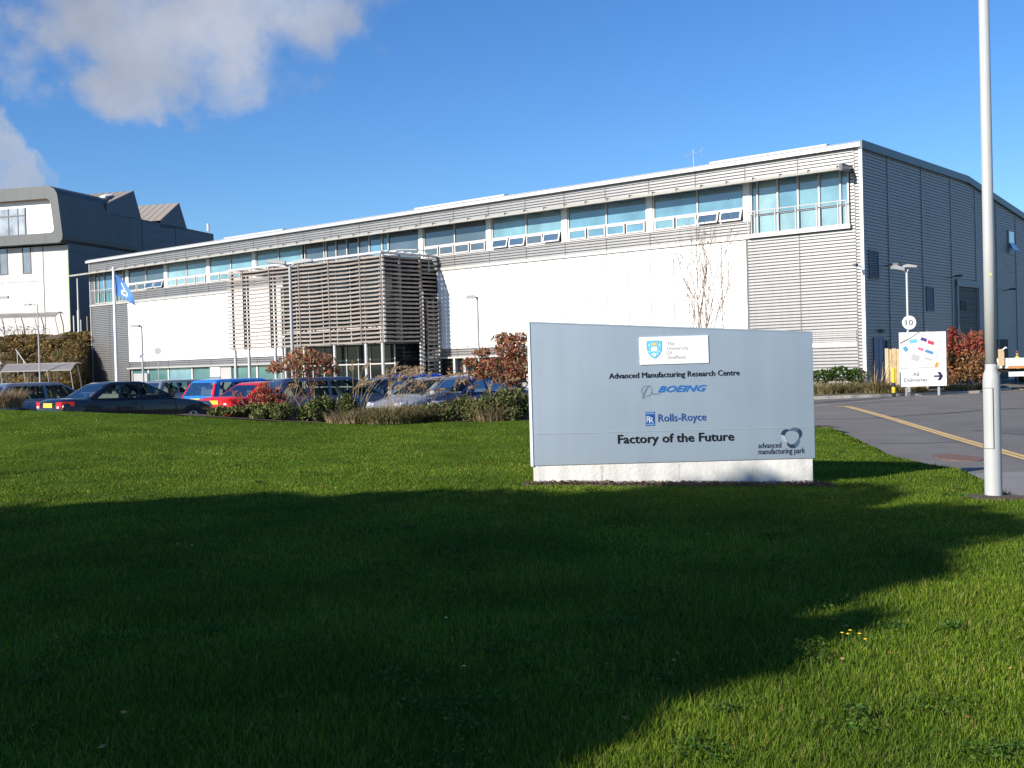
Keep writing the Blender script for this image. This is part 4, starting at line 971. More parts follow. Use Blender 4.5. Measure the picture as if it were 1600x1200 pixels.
# bollard
o = empty('bollard', (16.98, 49.75, -.4), 0, 'yellow and black banded bollard at the kerb left of the plan sign', 'bollard')
m_bk = mat('bollard_black', (.02, .02, .025), .6); m_by = mat('bollard_yellow', (.72, .52, .03), .55)
zs_ = [0, .12, .38, .58, .82, 1.25]; cols = [m_bk, m_by, m_bk, m_by, m_by]
for i in range(4): MB().lathe([(.085, zs_[i] - (0.1 if i == 0 else 0)), (.085, zs_[i + 1] if i < 3 else 1.2)] + ([(.07, 1.235), (.03, 1.25)] if i == 3 else []), 14).build('band', [m_bk, m_by, m_bk, m_by][i], o)
# timber fence panel
m_pale = mat('new_timber', (.62, .46, .26), .75, var=.2, vscale=3, island=.12)
b = MB()
for i in range(9): b.box(17.84 + .215 * i, 53.0, -.35, 18.03 + .215 * i, 53.03, 1.68 + .03 * (i % 2)); 
o = empty('timber_fence', (18.8, 53, -.3), 0, 'short fence of new yellow timber boards beside the building corner', 'fence')
bb = b.build('boards', m_pale); bb.location = -o.location; bb.parent = o
b = MB(); b.box(17.8, 53.035, .2, 19.8, 53.10, .3); b.box(17.8, 53.035, 1.3, 19.8, 53.10, 1.4); b.box(17.76, 52.96, -.4, 17.87, 53.13, 1.72); bb = b.build('rails', m_pale); bb.location = -o.location; bb.parent = o

# ------------------------------------------------------------------ bank: shelters, rails, bicycles
m_poly = mat('smoked_sheet', (.22, .205, .195), .3, var=.08); m_wsteel = mat('pale_steel', (.40, .39, .365), .5)
def shelter(x0, x1, y, zg, h, depth, label, curve=1):
    n_ = max(2, round((x1 - x0) / 2.0)); o = empty('bicycle_shelter', ((x0 + x1) / 2, y, zg), 0, label, 'shelter', 'bicycle shelters')
    hx = (x1 - x0) / 2; roof = []
    for i in range(9):
        t = i / 8; roof.append((-.2 + depth * t, h * (.70 + .32 * math.sin(math.pi * (.10 + .55 * t)))))
    b = MB(); 
    for (a, c), (e, f_) in zip(roof[:-1], roof[1:]): b.add([(-hx, a, c), (hx, a, c), (hx, e, f_), (-hx, e, f_), (-hx, a, c + .03), (hx, a, c + .03), (hx, e, f_ + .03), (-hx, e, f_ + .03)], [(0, 3, 2, 1), (4, 5, 6, 7), (0, 1, 5, 4), (2, 3, 7, 6), (0, 4, 7, 3), (1, 2, 6, 5)])
    b.build('roof_sheet', m_poly, o)
    for i in range(n_ + 1):
        x = -hx + 2 * hx * i / n_; b = MB(); b.tube([(x, a, c - .02) for a, c in roof], .045, 6); b.tube([(x, depth * .95, -.1), (x, depth * .85, h * .5), (x, depth * .55, h * .95)], .05, 6); b.tube([(x - .0, roof[0][0], roof[0][1]), (x, .35, .5), (x, .75, -.1)], .04, 6)
        b.build('rib', m_wsteel, o)
    MB().tube([(-hx, -.2, roof[0][1]), (hx, -.2, roof[0][1])], .04, 6).build('edge_rail', m_wsteel, o)
    return o
shelter(-52.5, -43.0, 105.9, 5.35, 2.25, 2.0, 'bicycle shelter with curved roof on top of the bank before the pale wall')
shelter(-41.6, -35.9, 91.2, -.3, 2.85, 2.2, 'curved roof shelter at the foot of the bank behind the parked cars')
shelter(-46.8, -42.0, 91.0, -.3, 2.9, 2.2, 'curved roof shelter at the foot of the bank cut by the left photo edge')
def bicycle():
    o = empty('bicycle', (0, 0, 0)); m_t = mat('tyre_black', (.02, .02, .02), .8); m_fr = mat('cycle_paint', (.12, .12, .16), .4); 
    for x in (-.52, .52):
        b = MB(); b.tube([(x + .33 * math.cos(k / 16 * 6.283), 0, .34 + .33 * math.sin(k / 16 * 6.283)) for k in range(17)], .022, 5, cap=False); b.build('wheel', m_t, o)
    b = MB(); b.tube([(-.52, 0, .34), (-.2, 0, .85)], .018, 5); b.tube([(-.2, 0, .85), (.36, 0, .80), (.52, 0, .34)], .02, 5); b.tube([(-.05, 0, .32), (.36, 0, .78)], .022, 5); b.tube([(-.52, 0, .34), (-.05, 0, .32), (-.22, 0, .9)], .018, 5); b.build('cycle_frame', m_fr, o)
    MB().box(-.36, -.07, .90, -.10, .07, .96).build('saddle', m_t, o); MB().tube([(.36, 0, .8), (.34, 0, 1.0), (.34, -.28, 1.02)], .015, 5).tube([(.34, 0, 1.0), (.34, .28, 1.02)], .015, 5).build('handlebar', m_t, o)
    return o
bk = bicycle(); bl = ['bicycle standing leftmost under the upper shelter', 'second bicycle from the left under the upper shelter', 'third bicycle from the left under the upper shelter', 'fourth bicycle from the left under the upper shelter', 'fifth bicycle from the left under the upper shelter', 'rightmost bicycle under the upper shelter']
for i in range(6):
    o = bk if i == 0 else copy_tree(bk); x = -48.9 + .82 * i + .1 * math.sin(i * 3)
    o.location = (x, 106.5, float(bank_z(x, 106.5))); o.rotation_euler.z = rad(30 + 25 * math.sin(i * 2.1)); tag(o, bl[i], 'bicycle', 'bicycles in the upper shelter')
o = empty('handrail', (-40.3, 91.8, 0), 0, 'sloping steel handrail of the steps on the bank', 'handrail'); b = MB()
for dx_ in (0, -2.0):
    b.tube([(dx_ - 1.9, 3.5, 3.9), (dx_ + .9, 0, 1.9)], .04, 6)
    for t in (.1, .5, .9): b.tube([(dx_ - 1.9 + 2.8 * t, 3.5 - 3.5 * t, 3.9 - 2 * t), (dx_ - 1.9 + 2.8 * t, 3.5 - 3.5 * t, 2.0 - 2 * t)], .03, 6)
b.build('rail', m_steel, o)

# ------------------------------------------------------------------ parked cars
m_glass = mat('car_glass', (.012, .018, .018), .04, spec=.5, coat=.15, var=.5, vscale=1.5); m_glass = bpy.data.materials.new('car_window_glass'); m_glass.use_nodes = True; _n = m_glass.node_tree.nodes; _k = m_glass.node_tree.links
_t = _n.new('ShaderNodeBsdfTransparent'); _t.inputs[0].default_value = (.46, .54, .52, 1); _g = _n.new('ShaderNodeBsdfGlossy'); _g.inputs['Roughness'].default_value = .02
_f = _n.new('ShaderNodeFresnel'); _f.inputs[0].default_value = 1.36; _m = _n.new('ShaderNodeMixShader'); _h = _n.new('ShaderNodeMath'); _h.operation = 'MULTIPLY'; _h.inputs[1].default_value = .5; _k.new(_f.outputs[0], _h.inputs[0]); _k.new(_h.outputs[0], _m.inputs[0]); _k.new(_t.outputs[0], _m.inputs[1]); _k.new(_g.outputs[0], _m.inputs[2]); _k.new(_m.outputs[0], _n['Material Output'].inputs['Surface'])
m_tyre = mat('tyre', (.02, .02, .02), .85); m_rim = mat('alloy', (.42, .42, .43), .35, .7)
m_trim = mat('car_trim', (.02, .02, .022), .6); m_tail = mat('tail_red', (.50, .012, .012), .25, coat=.6); m_tailw = mat('tail_white', (.75, .72, .70), .2, coat=.6); m_head = mat('headlamp', (.70, .72, .74), .12, .4, coat=1)
m_plate = mat('plate_yellow', (.72, .50, .05), .5); m_platew = mat('plate_white', (.75, .75, .72), .5); m_char = mat('plate_letter', (.02, .02, .02), .6); m_seat = mat('seat_fabric', (.34, .33, .30), .8)
KINDS = {  # L, W, H, belt, rear base, rear top, front top, front base, boot height, bonnet height
    'hatchback': (4.05, 1.72, 1.45, .92, -1.96, -1.58, .15, 1.02, .92, .86), 'saloon': (4.62, 1.78, 1.42, .94, -1.62, -.92, .22, 1.08, .97, .86),
    'estate': (4.50, 1.76, 1.50, .93, -2.18, -1.86, .20, 1.10, .93, .86), 'people_carrier': (4.35, 1.80, 1.53, .94, -2.10, -1.82, .42, 1.45, .98, .92)}
def paint(name, col, metal=.25): return mat('paint_' + name, col, .30, metal, var=.05, vscale=3, spec=.4, coat=.65)
def car(kind, pm, label, loc, head, tail='corner', group='parked cars in the car park'):
    Lc, W, H, ZB, xr0, xr1, xf1, xf0, zbt, zhd = KINDS[kind]; h = Lc / 2; hw = W / 2
    root = empty('parked_car', loc, head, label, 'car', group)
    st = [(-h, .36, zbt - .16, .80), (-h + .05, .28, zbt - .06, .90), (-h + .20, .22, zbt, .96), (-h + .6, .19, zbt, 1.0), (-.6, .18, ZB, 1.0), (.3, .18, ZB, 1.0), (xf0 - .25, .18, ZB - .02, 1.0), (xf0 + .1, .18, zhd + .03, .995),
          (h - .62, .19, zhd - .04, .985), (h - .28, .21, zhd - .11, .93), (h - .08, .25, zhd - .20, .84), (h, .32, zhd - .32, .72)]
    b = MB(); ring = [(.80, 0, 0), (.965, 0, .10), (1., .42, 0), (.995, .72, 0), (.965, .93, 0), (.88, 1, .0), (.45, 1, .025), (0, 1, .032)]
    ring = ring + [(-a, c, d) for a, c, d in ring[-2::-1]]; vs = []
    for x, zl, zt, kw in st:
        for a, c, d in ring: vs.append((x, a * hw * kw, zl + (zt - zl) * c + d))
    n = len(ring); fs = [(i * n + k, (i + 1) * n + k, (i + 1) * n + (k + 1) % n, i * n + (k + 1) % n) for i in range(len(st) - 1) for k in range(n)]
    fs += [tuple(range(n)), tuple(range((len(st) - 1) * n, len(st) * n))[::-1]]; b.add(vs, fs)
    # greenhouse
    def gx(t): return xr0 + (xr1 - xr0) * t, xf0 + (xf1 - xf0) * t
    gy0, gy1 = hw * .90, hw * .70
    def pillars(b):
        zt2 = lambda t: ZB + (zt_ - ZB) * t; xb = (xr1 + xf1) / 2 + .28; t0, t1 = .09, .89
        for s in (-1, 1):
            P = lambda x, t: (x, s * (gyf(t) + .003), zt2(t))
            b.poly([P(xb - .055, t0), P(xb + .055, t0), P(xb + .035, t1), P(xb - .055, t1)])
            b.poly([P(gx(t0)[0] + .08, t0), P(gx(t0)[0] + .23, t0), P(gx(t1)[0] + .21, t1), P(gx(t1)[0] + .08, t1)]); b.poly([P(gx(t0)[1] - .21, t0), P(gx(t0)[1] - .08, t0), P(gx(t1)[1] - .08, t1), P(gx(t1)[1] - .11, t1)])
            if kind in ('estate', 'people_carrier'): q = xr1 + .71; b.poly([P(q - .04, t0), P(q + .05, t0), P(q + .05, t1), P(q - .04, t1)])
    def gyf(t): return gy0 + (gy1 - gy0) * (t ** 1.15)
    zt_ = H - .05; vs = []; lev = [(-.04, 0), (.09, 0), (.89, 0), (.95, 0), (1.0, .02), (1.02, .12), (1.03, .4)]; nc = 4
    for t, ins in lev:
        a, c = gx(min(t, 1)); y = gyf(max(0, min(t, 1))); z = ZB + (zt_ - ZB) * min(t, 1) + (0, .035, .05)[max(0, lev.index((t, ins)) - 4)] * (1 if t > .99 else 0); a += ins; c -= ins; y -= ins * .6; r = min(.10, y * .6)
        for cx_, cy_, q0 in ((c - r, y - r, 0), (a + r, y - r, 90), (a + r, -y + r, 180), (c - r, -y + r, 270)):
            for k in range(nc): q = rad(q0 + 90 * k / (nc - 1)); vs.append((cx_ + r * math.cos(q), cy_ + r * math.sin(q), z))
    n = nc * 4; fs = [(i * n + k, i * n + (k + 1) % n, (i + 1) * n + (k + 1) % n, (i + 1) * n + k) for i in range(len(lev) - 1) for k in range(n) if not (i == 1 and k in (3, 7, 11, 15))] + [tuple(range((len(lev) - 1) * n, len(lev) * n))]
    b.add(vs, fs)
    pillars(b); body = b.build('body', pm, root, smooth=True)
    e = body.modifiers.new('edge', 'EDGE_SPLIT'); e.split_angle = rad(42)
    # cabin: seats
    st_ = MB()
    for yy in (-.38, .38): st_.prism([(.38 + xf1 - .25 - .55, yy - .22, ZB - .05), (.50 + xf1 - .25 - .55, yy - .22, ZB - .05), (.22 + xf1 - .25 - .5, yy - .20, H - .32), (.13 + xf1 - .25 - .5, yy - .20, H - .32)], (0, .44, 0)).box(xf1 - .60, yy - .12, H - .30, xf1 - .52, yy + .12, H - .13)
    st_.box(xr1 + .30, -.6, ZB - .05, xr1 + .42, .6, H - .34)
    for yy in (-.36, .36): st_.box(xr1 + .30, yy - .11, H - .33, xr1 + .38, yy + .11, H - .20)
    st_.box(xf0 - .45, -.62, ZB - .03, xf0 - .20, .62, ZB + .06); st_.build('seats', m_seat, root)
    # windows
    def zt(t): return ZB + (zt_ - ZB) * t
    def win(pts, nm='window'): 
        w_ = MB().poly(pts).build(nm, m_glass, root); return w_
    xb = (xr1 + xf1) / 2 + .28; t0, t1 = .10, .88; xe = xr1 + .30 if kind in ('estate', 'people_carrier') else None
    for s in (-1, 1):
        def P(x, t): return (x, s * (gyf(t) + .010), zt(t))
        fA, fB = gx(t0)[1] - .20, gx(t1)[1] - .10; rA, rB = gx(t0)[0] + .22, gx(t1)[0] + .20
        if xe: rA = rB = None
        win([P(xb + .05, t0), P(fA, t0), P(fB, t1), P(xb + .03, t1)])
        if xe:
            win([P(xe + .75 - .3, t0), P(xb - .05, t0), P(xb - .05, t1), P(xe + .75 - .3, t1)]); win([P(gx(t0)[0] + .22, t0), P(xe + .37, t0), P(xe + .37, t1), P(gx(t1)[0] + .20, t1)])
        else: win([P(rA, t0), P(xb - .05, t0), P(xb - .05, t1), P(rB, t1)])
    y0, y1 = gyf(.1) - .13, gyf(.9) - .12
    def mid(t, k): return gx(t)[k]
    win([(mid(.08, 1) + .012, -y0, zt(.08)), (mid(.08, 1) + .012, y0, zt(.08)), (mid(.92, 1) + .012, y1, zt(.92)), (mid(.92, 1) + .012, -y1, zt(.92))], 'windscreen')
    win([(mid(.10, 0) - .012, -y0, zt(.10)), (mid(.10, 0) - .012, y0, zt(.10)), (mid(.90, 0) - .012, y1, zt(.90)), (mid(.90, 0) - .012, -y1, zt(.90))], 'rear_window')
    # wheels
    for x in (-h + .78, h - .82):
        for s in (-1, 1):
            MB().lathe([(.375, -.01), (.375, .02)], 20, (x, s * (hw - .005), .33), 'y').build('wheel_arch', m_trim, root)
            wl = MB().lathe([(.20, .0), (.30, .0), (.315, .02), (.315, .17), (.29, .19)], 20, (x, s * (hw + .012) - (.19 if s > 0 else 0), .315), 'y').build('wheel', m_tyre, root)
            r = MB(); yy = s * (hw + .02); r.lathe([(.205, -.006), (.205, .006)], 18, (x, yy, .315), 'y'); r.build('rim', m_rim, wl)
            r = MB()
            for k in range(5): q = k / 5 * 6.283 + .5; r.box(-.03, -.004, .05, .03, .004, .19); 
            sp_ = MB()
            for k in range(6):
                q = k / 6 * 6.283; cq, sq = math.cos(q), math.sin(q)
                pts = [(.055, .045), (.185, .03), (.185, -.03), (.055, -.045)]; qy = yy + s * .008
                q2_ = rad(30); pp = [(x + a * math.cos(q + .52) - c * math.sin(q + .52), qy, .315 + a * math.sin(q + .52) + c * math.cos(q + .52)) for a, c in ((.07, .03), (.18, .06), (.18, -.06), (.07, -.03))]
                sp_.poly(pp)
            sp_.build('rim_gap', m_trim, wl)
    # sills, bumper strips, door seams, handles
    tr = MB()
    for s in (-1, 1):
        y = s * (hw * 1.0 + .003)
        for x in (xb, xr1 + .55 if kind != 'saloon' else xr1 + .15, xf1 + .75): tr.box(x - .006, y - .004, .30, x + .006, y + .002, ZB - .10)
        tr.box(-h + 1.2, y - .02, .17, h - 1.25, y + .001, .27)
    tr.box(-h - .008, -hw * .72, .42, -h + .03, hw * .72, .46); tr.build('trim', m_trim, root)
    for s in (-1, 1):
        for x in (xb - .22, xb + .75): MB().box(x - .09, s * (hw + .002), ZB - .16, x + .09, s * (hw + .022), ZB - .135).build('door_handle', pm, root)
        MB().add([(xf0 - .30, s * (hw * .93), ZB + .02), (xf0 - .30, s * (hw * .93 + .20), ZB + .03), (xf0 - .30, s * (hw * .93 + .20), ZB + .17), (xf0 - .30, s * (hw * .93), ZB + .15), (xf0 - .18, s * (hw * .93), ZB + .03), (xf0 - .20, s * (hw * .93 + .17), ZB + .05), (xf0 - .20, s * (hw * .93 + .17), ZB + .14), (xf0 - .18, s * (hw * .93), ZB + .14)], [(0, 1, 2, 3), (4, 7, 6, 5), (0, 4, 5, 1), (1, 5, 6, 2), (2, 6, 7, 3), (3, 7, 4, 0)]).build('mirror', pm, root)
        # lamps
        yA, yB = s * hw * .52, s * hw * .93
        if tail == 'tall':
            q = MB(); 
            for t_ in range(5):
                a, c = t_ / 5, (t_ + 1) / 5
                zA, zB_ = ZB - .12 + (zt_ - .08 - ZB + .12) * a, ZB - .12 + (zt_ - .08 - ZB + .12) * c
                ta, tb = (zA - ZB) / (zt_ - ZB), (zB_ - ZB) / (zt_ - ZB)
                def pr(t): t = max(t, 0); return gx(t)[0] - .02, gyf(t)
                (xa, ya), (xb_, yb_) = pr(ta), pr(tb)
                q.add([(xa - .0, s * (ya - .075), zA), (xa + .02, s * (ya + .012), zA), (xa + .05, s * (ya + .015), zA), (xb_, s * (yb_ - .075), zB_), (xb_ + .02, s * (yb_ + .012), zB_), (xb_ + .05, s * (yb_ + .015), zB_)], [(0, 1, 4, 3), (1, 2, 5, 4)])
            q.build('tail_light', m_tail, root)
        else:
            q = MB(); zc = zbt - .13
            q.add([(-h - .012, yA, zc - .09), (-h - .012, yA, zc + .07), (-h + .01, yB * .90, zc + .09), (-h + .01, yB * .90, zc - .10), (-h + .30, s * (hw * .985), zc + .08), (-h + .30, s * (hw * .985), zc - .02)], [(0, 1, 2, 3), (3, 2, 4, 5)])
            tl = q.build('tail_light', m_tail, root)
            MB().box(-h - .02, s * hw * .60, zc - .085, -h - .004, s * hw * .74, zc - .03).build('reversing_light', m_tailw, tl)
        zc = zhd - .18
        MB().add([(h - .10, s * hw * .45, zc - .06), (h - .12, s * hw * .45, zc + .06), (h - .20, s * hw * .86, zc + .10), (h - .16, s * hw * .88, zc - .05), (h - .48, s * hw * .965, zc + .11), (h - .42, s * hw * .975, zc + .03), (h - .02, s * hw * .45, zc - .07), (h - .06, s * hw * .84, zc - .06)], [(0, 1, 2, 3), (3, 2, 4, 5), (6, 7, 2, 1), (7, 3, 5, 4)]).build('headlight', m_head, root)
    zp = .77 if kind in ('saloon',) else .72
    if tail == 'tall': zp = .78
    pl_ = MB().box(-h - .020, -.26, zp, -h - .004, .26, zp + .12).build('number_plate', m_plate, root)
    MB().box(h - .02, -.26, .38, h + .012, .26, .49).build('number_plate', m_platew, root)
    MB().box(h - .14, -.40, .52, h - .005, .40, .60).build('grille', m_trim, root)
    return root
HV = rad(90 - TH)
def spot(px, d): v = at(px, 600, d); return (v.x, d, float(park_z(v.x, d)))
silver = paint('silver', (.42, .42, .41), .5)
car('saloon', paint('black', (.004, .0045, .006), .0), 'black saloon side-on behind the lawn edge, cream seats inside', (-10.85, 31.6, float(park_z(-10.85, 31.6)) - .0), HV - rad(3))
car('hatchback', paint('steel_blue', (.19, .22, .26), .5), 'grey blue hatchback with red tail lamp left of the black saloon', spot(76, 34.6), HV - rad(2))
car('hatchback', paint('ink', (.010, .014, .026), .2), 'dark car cut by the left photo edge beside the tan grass', spot(6, 37), HV)
car('people_carrier', paint('bright_blue', (.03, .21, .62), .2), 'bright blue people carrier with tall red tail lamps', spot(384, 39.0), HV + rad(4), tail='tall')
car('saloon', paint('red', (.62, .014, .014), .1), 'bright red car partly hidden by the red leaved bush', spot(424, 36.2), HV + rad(2))
car('estate', paint('silver_grey', (.28, .29, .30), .5), 'grey car with a shining tail lamp just left of the blue people carrier', spot(300, 47), HV)
car('hatchback', paint('graphite', (.03, .032, .036), .3), 'dark grey hatchback behind the bonnet of the black saloon', spot(245, 47), HV)
car('saloon', silver, 'silver car behind the black saloon roof before the glass strip', spot(205, 54), HV)
car('people_carrier', paint('slate_blue', (.035, .055, .105), .3), 'slate blue people carrier behind the dry grasses right of the red car', (-5.35, 33.8, float(park_z(-5.35, 33.8))), HV - rad(22), tail='corner')
car('hatchback', paint('midnight', (.012, .018, .035), .3), 'midnight blue hatchback between the slate people carrier and silver car', spot(598, 36), HV + rad(180))
car('hatchback', silver, 'silver hatchback facing left among the dry grass plumes', spot(672, 33.2), HV + rad(180))
car('estate', paint('royal_blue', (.014, .045, .33), .2), 'royal blue estate car with bright roof under the slatted screen', spot(672, 41), HV - rad(18))
car('saloon', paint('navy', (.010, .017, .06), .3), 'navy car just left of the large red leaved bush', spot(728, 33.5), HV + rad(180))
car('hatchback', paint('champagne', (.50, .47, .42), .4), 'pale car behind the large red leaved bush', spot(770, 41), HV)
car('hatchback', paint('wine', (.10, .015, .02), .2), 'dark red car roof just right of the red saloon', spot(432, 42), HV)

# ------------------------------------------------------------------ flatbed lorry and worker
TX, TY, TZ = 27.15, 61.2, -.40
t_ = empty('flatbed_lorry', (TX + 3, TY + 1, TZ), 0, 'white drop-side flatbed lorry parked by the building, cut by the photo edge', 'lorry')
def tb(b, nm, m, par=t_): 
    o = b.build(nm, m); o.location = (-3, -1, 0); o.parent = par; return o
m_orange = mat('orange_band', (.60, .27, .10), .6, var=.1); m_tw = mat('lorry_white', (.80, .80, .79), .4, coat=.3)
b = MB(); b.box(0, 0, 1.02, 4.6, .04, 1.44)
for x in (.0, 1.5, 3.0, 4.54): b.box(x, -.03, .98, x + .06, -.002, 1.46)
tb(b, 'drop_side', m_tw); tb(MB().box(0, 2.0, 1.02, 4.6, 2.04, 1.44), 'drop_side', m_tw)
tb(MB().box(0, -.02, .88, 4.6, 2.06, 1.00), 'bed', m_orange); tb(MB().box(.1, .3, .66, 6.6, 1.75, .84), 'chassis', m_trim)
b = MB(); b.box(-.02, .0, .9, .03, 2.04, 1.44); tb(b, 'tailboard', m_tw)
b = MB(); b.box(-.35, .1, 1.05, -.12, .35, 1.95); tb(b, 'tail_rack', mat('tan_board', (.55, .40, .24), .7)); b = MB(); b.tube([(-.25, .05, 1.9), (-.05, .05, 2.05), (.0, .05, 2.0)], .04, 6); tb(b, 'lamp_bracket', m_tw)
tb(MB().box(.08, .02, .44, 1.55, .06, .70), 'side_guard', m_tw); tb(MB().box(2.1, .02, .44, 3.4, .06, .70), 'side_guard', m_tw)
for x in (1.85, 5.5):
    for y in (.02, 1.80):
        wl = tb(MB().lathe([(.22, 0), (.36, 0), (.38, .03), (.38, .22), (.3, .25)], 18, (x, y, .40), 'y'), 'wheel', m_tyre); r = MB().lathe([(.2, -.01), (.2, .02)], 14, (x, y, .40), 'y').build('rim', m_rim, wl)
b = MB(); b.prism([(4.75, .05, .55), (4.75, .05, 2.45), (5.0, .05, 2.55), (6.1, .05, 2.5), (6.6, .05, 1.6), (6.72, .05, 1.45), (6.75, .05, .55)], (0, 1.96, 0)); cab = tb(b, 'cab', m_tw)
for y in (.04, 2.02): o = MB().poly([(5.1, y, 1.55), (6.45, y, 1.55), (6.0, y, 2.35), (5.1, y, 2.35)]).build('window', m_glass, cab)
MB().poly([(6.63, .2, 1.62), (6.63, 1.86, 1.62), (6.14, 1.86, 2.42), (6.14, .2, 2.42)]).build('windscreen', m_glass, cab)
MB().box(4.62, .05, 1.02, 4.70, 2.0, 2.3).build('headboard', m_tw, cab)
# worker in a bright vest beyond the lorry
def person(name, x, y, z, label):
    me = bpy.data.meshes.new(name)
    J = [((0, 0, .95), .13, .11), ((0, 0, 1.15), .145, .10), ((0, .01, 1.36), .17, .115), ((0, .01, 1.48), .07, .07), ((0, -.015, 1.57), .062, .066), ((0, -.03, 1.66), .085, .10), ((0, -.025, 1.76), .055, .065),
         ((.10, 0, .86), .095, .095), ((.11, -.01, .48), .06, .065), ((.11, .02, .10), .04, .045), ((.12, -.12, .04), .045, .035),
         ((-.10, 0, .86), .095, .095), ((-.11, .01, .48), .06, .065), ((-.11, .03, .10), .04, .045), ((-.12, -.11, .04), .045, .035),
         ((.20, .01, 1.41), .065, .065), ((.26, .02, 1.14), .046, .046), ((.25, -.10, .92), .033, .033), ((.25, -.14, .84), .032, .022),
         ((-.20, .01, 1.41), .065, .065), ((-.26, .02, 1.14), .046, .046), ((-.24, -.14, .96), .033, .033), ((-.23, -.19, .89), .032, .022)]
    Eg = [(0, 1), (1, 2), (2, 3), (3, 4), (4, 5), (5, 6), (0, 7), (7, 8), (8, 9), (9, 10), (0, 11), (11, 12), (12, 13), (13, 14), (2, 15), (15, 16), (16, 17), (17, 18), (2, 19), (19, 20), (20, 21), (21, 22)]
    for s, h in ((.25, 18), (-.23, 22)):                       # fingers and thumb
        hx, hy, hz = J[h][0]
        for k in range(4):
            J.append(((hx - .024 + .016 * k, hy - .02, hz - .05), .009, .009)); J.append(((hx - .024 + .016 * k, hy - .005, hz - .085 + .006 * abs(k - 1.5)), .008, .008)); Eg += [(h, len(J) - 2), (len(J) - 2, len(J) - 1)]
        J.append(((hx - .035 * (1 if s > 0 else -1), hy - .035, hz - .02), .009, .009)); Eg.append((h, len(J) - 1))
    me.from_pydata([j[0] for j in J], Eg, []); o = bpy.data.objects.new(name, me); C.objects.link(o); o.location = (x, y, z)
    sk = o.modifiers.new('skin', 'SKIN'); ss = o.modifiers.new('sub', 'SUBSURF'); ss.levels = 1; ss.render_levels = 2
    for i, j in enumerate(J): me.skin_vertices[0].data[i].radius = (j[1], j[2])
    me.skin_vertices[0].data[0].use_root = True
    m = bpy.data.materials.new('worker_skin_and_trousers'); m.use_nodes = True; n = m.node_tree.nodes; k = m.node_tree.links
    tcn = n.new('ShaderNodeTexCoord'); sx_ = n.new('ShaderNodeSeparateXYZ'); k.new(tcn.outputs['Object'], sx_.inputs[0]); cr_ = n.new('ShaderNodeValToRGB'); mp = n.new('ShaderNodeMath'); mp.operation = 'DIVIDE'; mp.inputs[1].default_value = 2; k.new(sx_.outputs[2], mp.inputs[0]); k.new(mp.outputs[0], cr_.inputs[0])
    cr_.color_ramp.interpolation = 'CONSTANT'; e = cr_.color_ramp.elements; e[0].color = (.02, .018, .016, 1); e[1].position = .05; e[1].color = (.03, .035, .06, 1); q = e.new(.735); q.color = (.42, .24, .17, 1)
    k.new(cr_.outputs[0], n['Principled BSDF'].inputs['Base Color']); me.materials.append(m)
    tag(o, label, 'person')
    b = MB(); lev = [(.80, .185, .14), (1.0, .175, .135), (1.2, .18, .13), (1.36, .21, .14), (1.45, .15, .10), (1.50, .085, .08)]; vs = []
    for z_, a, c in lev: vs += [(a * math.cos(k_ / 14 * 6.283), .005 + c * math.sin(k_ / 14 * 6.283), z_) for k_ in range(14)]
    b.add(vs, [(i * 14 + k_, i * 14 + (k_ + 1) % 14, (i + 1) * 14 + (k_ + 1) % 14, (i + 1) * 14 + k_) for i in range(5) for k_ in range(14)]); b.build('safety_vest', mat('hi_vis_yellow', (.62, .90, .04), .7), o, smooth=True)
    b = MB()
    for z_ in (.98, 1.16): b.lathe([(.192, -.025), (.192, .025)], 14, (0, .005, z_), cap=False)
    b.build('reflective_band', mat('reflective_grey', (.6, .6, .58), .4), o)
    b = MB(); b.lathe([(.105, -.02), (.108, .04), (.085, .09), (.03, .12), (.002, .122)], 14, (0, -.015, 1.73)); b.build('hair', mat('brown_hair', (.10, .05, .025), .7), o, smooth=True)
    b = MB()
    for s in (-1, 1): b.lathe([(.011, 0), (.008, .01)], 8, (s * .032, -.128, 1.675), 'y'); b.box(s * .088 - .012, -.04, 1.64, s * .088 + .012, .0, 1.70)
    b.prism([(-.012, -.122, 1.63), (.012, -.122, 1.63), (0, -.125, 1.69)], (0, -.03, -.004)); b.box(-.025, -.118, 1.598, .025, -.110, 1.606); b.build('face', mat('face_detail', (.32, .16, .12), .6), o)
    return o
person('person', 29.1, 64.3, -.40, 'worker in a bright yellow safety vest standing beyond the white lorry')

# ------------------------------------------------------------------ plants
def quads(cent, size, asp=.5, flat=0., seed=1, droop=0.):
    """one diamond leaf of random attitude at every centre"""
    g = np.random.default_rng(seed); n = len(cent); size = np.broadcast_to(size, (n,))
    d = g.normal(size=(n, 3)); d[:, 2] = d[:, 2] * (1 - flat) - droop; d /= np.linalg.norm(d, axis=1, keepdims=True)
    e = g.normal(size=(n, 3)); e -= (e * d).sum(1, keepdims=True) * d; e /= np.linalg.norm(e, axis=1, keepdims=True)
    a = d * size[:, None]; c = e * size[:, None] * asp
    return np.stack([cent - a, cent - c * .9 + a * .1, cent + a, cent + c * .9 + a * .1], 1).reshape(-1, 3), np.arange(n * 4).reshape(-1, 4)
def lobes(lob, n, g, shell=.55):
    """points in a union of ellipsoids (cx, cy, cz, rx, ry, rz), mostly near the rims"""
    L_ = np.array(lob); wv = (L_[:, 3] * L_[:, 4] * L_[:, 5]) ** .62; idx = g.choice(len(L_), n, p=wv / wv.sum())
    d = g.normal(size=(n, 3)); d /= np.linalg.norm(d, axis=1, keepdims=True); r = np.where(g.random(n) < shell, g.uniform(.82, 1.08, n), g.random(n) ** .4)
    return L_[idx, :3] + d * r[:, None] * L_[idx, 3:]
